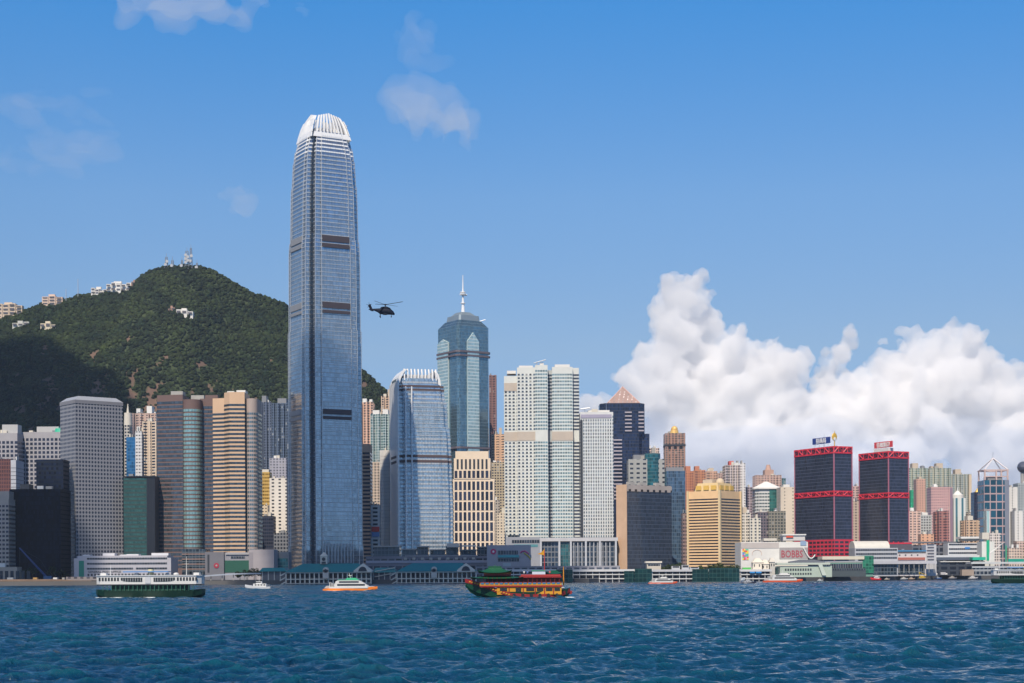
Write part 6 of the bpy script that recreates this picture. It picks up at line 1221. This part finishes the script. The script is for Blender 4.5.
for lb, a, b_, D, hc, cc in (('cream work boat moored between two blue trucks on the right shore quay', 884, 890, 1585, (.5, .4, .3), (.6, .55, .5)), ('white work boat moored below the pale hall, left of the yellow one', 900, 908, 1625, (.5, .5, .5), (.66, .62, .55)), ('tan work boat moored below the stair block', 908, 915, 1630, (.45, .3, .2), (.6, .5, .4)),
                             ('yellow crane boat moored below the pale hall', 917, 929, 1640, (.10, .09, .08), (.75, .50, .03)), ('blue work boat moored under the elevated road', 934, 942, 1690, (.05, .12, .3), (.4, .45, .5)), ('grey work boat moored at the right end of the elevated road', 948, 957, 1720, (.2, .2, .22), (.55, .5, .45)), ('white launch moored left of the right hand ferry', 968, 978, 1700, (.55, .52, .5), (.7, .68, .66)), ('tiny white launch near the pale green terminal end', 817, 823, 1440, (.6, .6, .6), (.7, .7, .68))):
    t = motor_boat(lb, a, b_, D, hc, cc, 'work_boat', 'work boat', QB)
    if 'crane' in lb: mb = MB(); mb.bar((-3, 0, 2.5), (-4.2, 0, 7.5), .3, 4); mb.bar((-4.2, 0, 7.5), (4, 0, 4.2), .25, 4); mb.build('derrick', paint((.75, .50, .03)), t)
# painted junk
def junk():
    D = 508; cx = 514; k = D/F; t = thing('pleasure_junk', 'red and yellow painted pleasure junk with green pagoda roofs and yellow pennant', 'junk', (WX(cx, D), D, 0)); wl = 597.6
    X = lambda p: (p-cx)*k; Z = lambda q: (wl-q)*k
    RD_, YL, GN, BL = paint((.26, .014, .012), .5), paint((.58, .27, .012), .5), paint((.004, .075, .032), .5), paint((.02, .17, .32), .5)
    st = [(X(570), .7, Z(593), Z(588)), (X(566), 2.4, -.3, Z(589)), (X(555), 4.2, -1, Z(590.5)), (X(530), 4.8, -1, Z(592)), (X(505), 4.6, -1, Z(591.5)), (X(490), 3.9, -.9, Z(588)), (X(478), 2.8, .2, Z(584.5)), (X(470), 1.5, Z(592), Z(582)), (X(465.3), .4, Z(586), Z(579.5))]
    hull(st, paint((.003, .05, .022), .45), 'hull', t)
    # red gunwale sweeping up to the bow with gold scrolls
    mb = MB()
    def band(pts, dz, w0, mbx):
        for (a, wa, za), (b_, wb, zb) in zip(pts, pts[1:]):
            for s in (-1, 1):
                q = [(a, s*wa, za-dz), (b_, s*wb, zb-dz), (b_, s*wb, zb), (a, s*wa, za)]; mbx.face(q if s > 0 else q[::-1])
    g = [(X(570), .9, Z(588.5)), (X(562), 3.4, Z(592)), (X(545), 4.75, Z(594)), (X(530), 5.0, Z(594.4)), (X(510), 4.85, Z(592.8)), (X(496), 4.3, Z(588.3)), (X(483), 3.4, Z(583.6)), (X(472), 2.0, Z(580.2)), (X(465), .5, Z(578.5))]
    band(g, 1.15, 0, mb); band([(a, w_-.06, z) for a, w_, z in g], 1.15, 0, mb); mb.build('gunwale', RD_, t)
    for q in range(16): f = 470+q*2.6; z = np.interp(f, [465, 472, 483, 496, 510], [578.5, 580.2, 583.6, 588.3, 592.8]); w_ = np.interp(f, [465, 472, 482, 494, 508], [.5, 2.0, 3.4, 4.25, 4.85]); mb = MB(); mb.box(X(f)-.26, X(f)+.26, -w_-.16, -w_+.0, Z(z)-.75, Z(z)-.35); mb.build('gold_scroll', YL, t)
    mb = MB(); mb.box(X(497), X(561), -4.5, 4.5, Z(594.5), Z(586.8)); low = mb.build('lower_cabin', YL, t)
    for a, b_ in ((500, 507), (515.5, 521), (526, 534), (536.5, 543), (545.5, 552), (554, 559.5)): mb = MB(); mb.box(X(a), X(b_), -4.6, 4.6, Z(591 if a != 515.5 else 594), Z(588)); mb.build('window', BD, low)
    for a in (509, 523, 535, 544.2, 553): mb = MB(); mb.box(X(a)-.14, X(a)+.14, -4.7, 4.7, Z(594), Z(587)); mb.build('red_pillar', RD_, low)
    mb = MB(); mb.box(X(480), X(562), -4.8, 4.8, Z(587), Z(585.4)); mb.build('middle_deck_edge', RD_, t)
    mb = MB(); mb.box(X(480), X(561), -4.75, 4.75, Z(585.4), Z(584.2)); mb.build('yellow_rail', YL, t)
    for i in range(17): a = 481+i*4.7; mb = MB(); mb.box(X(a), X(a)+.95, -4.85, 4.85, Z(584.2), Z(582.7)); mb.build('blue_rail_panel', BL, t)
    mb = MB(); mb.box(X(480), X(561), -4.7, 4.7, Z(584.2), Z(582.7)); mb.build('rail_backing', paint((.35, .2, .02)), t)
    mb = MB(); mb.box(X(480), X(561), -4.8, 4.8, Z(582.7), Z(582.2)); mb.build('rail_cap', RD_, t)
    mb = MB(); mb.box(X(486), X(560), -3.0, 3.0, Z(582.3), Z(578)); mb.build('upper_saloon', paint((.10, .05, .04)), t)
    for i in range(18): a = 484+i*4.4; mb = MB(); mb.bar((X(a), -4.5, Z(582.3)), (X(a), -4.5, Z(577.5)), .09, 5); mb.build('red_post', RD_, t)
    rg = random.Random(2)
    mb = MB(); mb.box(X(519), X(561), -4.9, 4.9, Z(577.8), Z(576.4)); mb.build('upper_deck_edge', RD_, t)
    mb = MB(); mb.box(X(521), X(560), -4.8, -4.7, Z(576.4), Z(574.6)); mb.box(X(521), X(560), 4.7, 4.8, Z(576.4), Z(574.6)); mb.build('upper_rail', paint((.35, .03, .03)), t)
    def pagoda(x0, x1, zb, zt, w_, name='pagoda_roof', lift=.5):
        """hipped roof with upturned corners"""
        mb = MB(); n = 12; a, b_ = X(x0), X(x1); cxl = (a+b_)/2; rings = []
        for r_ in range(5):
            f = r_/4; hx = (b_-a)/2*(1-f)**1.0+.35*(b_-a)/2*f; hy = w_*(1-f)+.12*f; z = zb+(zt-zb)*f**1.6; pts = []
            for i in range(4*n):
                q = i/n; sd = int(q) % 4; u = (q-int(q))*2-1
                px_, py_ = ((u*hx, -hy), (hx, u*hy), (-u*hx, hy), (-hx, -u*hy))[sd]; up = lift*(abs(u)**3)*(1-f)**2; sp = 1+.06*abs(u)**3*(1-f)
                pts.append((cxl+px_*sp, py_*sp, z+up))
            rings.append(pts)
        for A, Bq in zip(rings, rings[1:]):
            for i in range(4*n): j = (i+1) % (4*n); mb.face([A[i], A[j], Bq[j], Bq[i]])
        mb.face(rings[-1]); mb.face([(p[0], p[1], p[2]-.15) for p in rings[0]][::-1]); return mb.build(name, GN, t)
    pagoda(472, 522, Z(578.6), Z(574.2), 5.2); mb = MB(); mb.box(X(484), X(511), -2.6, 2.6, Z(575.6), Z(572.6)); mb.build('pagoda_wall', RD_, t); mb = MB(); mb.box(X(483.5), X(511.5), -2.7, 2.7, Z(573.4), Z(572.9)); mb.build('gold_frieze', YL, t)
    pagoda(479, 511, Z(572.8), Z(567.2), 3.8, lift=.8); mb = MB(); mb.box(X(488.5), X(501.5), -.5, .5, Z(568.2), Z(566.2)); mb.bar((X(495), 0, Z(567)), (X(495), 0, Z(564.6)), .35, 8, .05); mb.build('roof_ridge', GN, t)
    pagoda(546, 562, Z(574.2), Z(570.6), 3.8, lift=.5); mb = MB(); mb.box(X(549), X(559), -2.5, 2.5, Z(576.5), Z(574)); mb.build('stern_pavilion', RD_, t)
    mb = MB(); mb.box(X(532), X(545), -4.2, -4.0, Z(576), Z(571.5)); mb.build('pale_banner', paint((.55, .62, .72)), t); mb = MB(); mb.box(X(531.5), X(545.5), -4.3, 4.3, Z(571.5), Z(570.6)); mb.build('banner_roof', paint((.05, .3, .15)), t)
    mb = MB(); mb.bar((X(544.5), 0, Z(577)), (X(544.5), 0, Z(551)), .13, 6, .08); fp_ = mb.build('flag_pole', paint((.6, .03, .02)), t)
    mb = MB(); A = [(X(544.3), 0, Z(549.5)), (X(544.3), .05, Z(555.5)), (X(537.5), .5, Z(554.3)), (X(541.5), .2, Z(552.5))]; mb.face(A[::-1]); mb.face([(p[0], p[1]+.06, p[2]) for p in A]); mb.bar((X(544.5), 0, Z(551)), (X(544.5), 0, Z(549)), .06, 4); mb.build('yellow_pennant', YL, fp_)
    mb = MB(); mb.bar((X(563.5), 0, Z(586)), (X(563.5), 0, Z(567)), .22, 6, .1); mb.build('orange_mast', paint((.75, .30, .02)), t)
    mb = MB(); mb.ball((X(469), 0, Z(581.5)), .9, .7, .5); mb.build('bow_ornament', YL, t)
    for i in range(6): mb = MB(); x = X(514+i*8.5); mb.bar((x, -4.75, .75), (x, -5.15, .75), .5, 12); mb.build('fender_tyre', BD, t)
junk()
PG_ = 'passengers on the upper deck of the junk'
def passenger(px, y, z, c, hairc, label, D=508):
    t = thing('person', label, 'person', (WX(px, D), D+y, z), 0, PG_); me = bpy.data.meshes.new('body')
    V = [(0, 0, .92), (0, 0, 1.2), (0, 0, 1.42), (0, 0, 1.5), (0, 0, 1.66), (-.1, 0, .86), (-.1, -.02, .48), (-.1, 0, .06), (.1, 0, .86), (.1, -.02, .48), (.1, 0, .06), (-.2, 0, 1.4), (-.26, -.04, 1.12), (-.2, -.25, 1.02), (.2, 0, 1.4), (.26, -.04, 1.12), (.2, -.25, 1.02), (0, -.0, 1.73), (-.1, -.16, .03), (.1, -.16, .03)]
    E_ = [(0, 1), (1, 2), (2, 3), (3, 4), (0, 5), (5, 6), (6, 7), (0, 8), (8, 9), (9, 10), (2, 11), (11, 12), (12, 13), (2, 14), (14, 15), (15, 16), (4, 17), (7, 18), (10, 19)]
    rad = [.15, .14, .15, .055, .095, .09, .06, .045, .09, .06, .045, .06, .045, .035, .06, .045, .035, .08, .035, .035]
    me.from_pydata(V, E_, []); o = bpy.data.objects.new('body', me); COL.objects.link(o); m = o.modifiers.new('s', 'SKIN'); o.modifiers.new('u', 'SUBSURF').levels = 1
    for i, r_ in enumerate(rad): me.skin_vertices[0].data[i].radius = (r_, r_*.8)
    me.skin_vertices[0].data[0].use_root = True
    nm = bpy.data.meshes.new_from_object(o.evaluated_get(bpy.context.evaluated_depsgraph_get())); o.modifiers.clear(); o.data = nm; nm.materials.clear(); nm.materials.append(paint((.45, .28, .2))); nm.materials.append(paint(c)); nm.materials.append(paint((.05, .06, .1)))
    for p in nm.polygons: z_ = p.center.z; p.material_index = 2 if z_ < .92 else (1 if z_ < 1.47 and not (z_ < 1.1 and abs(p.center.x) > .17) else 0)
    o.parent = t; mb = MB(); mb.ball((0, .02, 1.72), .105, .11, .1); mb.build('hair', paint(hairc), t)
for i, (px, c, lb) in enumerate([(524, (.75, .75, .75), 'person in white standing at the junk rail nearest the pagoda'), (527.5, (.1, .2, .5), 'person in blue standing beside the one in white on the junk'), (549.5, (.6, .1, .1), 'person in red standing near the stern pavilion of the junk')]):
    passenger(px, -4.2, (597.6-576.4)*508/F, c, (.02, .015, .01), lb)
# helicopter
def helicopter():
    D = 900; k = D/F; X0, _, Z0 = W(385.5, 309.5, D); t = thing('helicopter', 'dark navy helicopter flying with nose to the right beside the tallest tower', 'helicopter', (X0, D, Z0)); m = paint((.006, .010, .024), .62); m.node_tree.nodes['Principled BSDF'].inputs['Specular IOR Level'].default_value = .15; X = lambda p: (p-385.5)*k; Z = lambda q: (309.5-q)*k
    secs = [(368.6, 309.4, .14, .18), (371, 309.4, .28, .38), (374, 309.6, .5, .55), (377.5, 310.3, .85, 1.0), (380, 311.2, 1.05, 1.55), (384, 311.3, 1.1, 1.75), (388, 311.4, 1.1, 1.75), (391, 312, 1.0, 1.5), (393.3, 313.2, .75, 1.0), (394.6, 314.2, .3, .45)]
    mb = MB(); n = 14; RR = []
    for p, q, w_, h in secs: RR.append([(X(p), w_*math.cos(2*math.pi*i/n), Z(q)+h*math.sin(2*math.pi*i/n)*(1.0)) for i in range(n)])
    for A, Bq in zip(RR, RR[1:]):
        for i in range(n): j = (i+1) % n; mb.face([A[i], Bq[i], Bq[j], A[j]][::-1])
    mb.face(RR[0]); mb.face(RR[-1][::-1]); mb.build('fuselage', m, t, smooth=True)
    mb = MB(); secs2 = [(380.5, 308, .3, .3), (382, 307.8, .65, .6), (387, 307.8, .75, .7), (390.5, 309, .5, .45)]; RR = [[(X(p), w_*math.cos(2*math.pi*i/n), Z(q)+h*math.sin(2*math.pi*i/n)) for i in range(n)] for p, q, w_, h in secs2]
    for A, Bq in zip(RR, RR[1:]):
        for i in range(n): j = (i+1) % n; mb.face([A[i], Bq[i], Bq[j], A[j]][::-1])
    mb.face(RR[0]); mb.face(RR[-1][::-1]); mb.build('engine_cowling', m, t)
    mb = MB(); A = [(X(373.2), -.12, Z(310.5)), (X(370.4), -.12, Z(310.8)), (X(368), -.12, Z(305)), (X(370.4), -.12, Z(303.8))]; Bk = [(p[0], .12, p[2]) for p in A]; mb.face(A[::-1]); mb.face(Bk)
    for i in range(4): j = (i+1) % 4; mb.face([A[i], A[j], Bk[j], Bk[i]])
    mb.build('tail_fin', m, t)
    mb = MB(); mb.box(X(371.5), X(373.6), -1.6, 0, Z(311.2), Z(310.9)); mb.build('tailplane', m, t)
    bm_ = paint((.01, .012, .02), .6)
    for a in (20, 92, 164, 236, 308): mb = MB(); c = (X(369.2), -.35, Z(305.2)); mb.bar(c, (c[0]+1.5*math.cos(R(a)), -.38, c[2]+1.5*math.sin(R(a))), .09, 4); mb.build('tail_rotor_blade', bm_, t)
    mb = MB(); mb.bar((X(385.3), 0, Z(307.5)), (X(385.3), 0, Z(304.4)), .28, 8); mb.bar((X(384.3), 0, Z(304.6)), (X(386.3), 0, Z(304.6)), .35, 8); mb.build('rotor_hub', m, t)
    c = Vector((X(385.3), 0, Z(304.7)))
    for e in ((9.3, -1.5, 1.5), (-5.9, 4.5, 2.9), (6.6, -5.5, -1.5), (-4.6, -6.0, -.4)):
        e = Vector(e); mb = MB(); u = e.normalized(); s = u.cross(Vector((0, 0, 1))).normalized()*.42; up = Vector((0, 0, .07)); p0 = c+u*.6; p1 = c+e-Vector((0, 0, .2)); Q = [p0-s-up, p0+s-up, p0+s+up, p0-s+up]; Q2 = [p1-s-up, p1+s-up, p1+s+up, p1-s+up]
        for i in range(4): j = (i+1) % 4; mb.face([Q[i], Q[j], Q2[j], Q2[i]])
        mb.face(Q2); mb.face(Q[::-1]); mb.build('rotor_blade', bm_, t)
    for p, y in ((380.2, -1.1), (380.2, 1.1), (391.3, 0)): mb = MB(); mb.bar((X(p), y, Z(313.5)), (X(p), y, Z(316.6)), .14, 5); mb.bar((X(p), y-.15, Z(316.8)), (X(p), y+.15, Z(316.8)), .36, 10); mb.build('landing_wheel', bm_, t)
    mb = MB(); mb.ball((X(385.5), -1.1, Z(314.6)), 1.6, .5, .45); mb.build('sponson', m, t); mb = MB(); mb.ball((X(392), 0, Z(312)), .95, .85, .7); mb.build('cockpit_glass', paint((.03, .05, .08), .1), t)
helicopter()
# ---------------------------------------------------------------- the harbour air
m = bpy.data.materials.new('harbour_air'); m.use_nodes = True; tt = m.node_tree; tt.nodes.clear()
v = tt.nodes.new('ShaderNodeVolumePrincipled'); v.inputs['Color'].default_value = (.72, .84, 1, 1); v.inputs['Density'].default_value = 3.2e-5; v.inputs['Anisotropy'].default_value = .2
oo = tt.nodes.new('ShaderNodeOutputMaterial'); tt.links.new(v.outputs[0], oo.inputs['Volume'])
mb = MB(); mb.box(-2600, 2600, -60, 3900, -4.2, 640); o = mb.build('haze', m); o['kind'] = 'stuff'
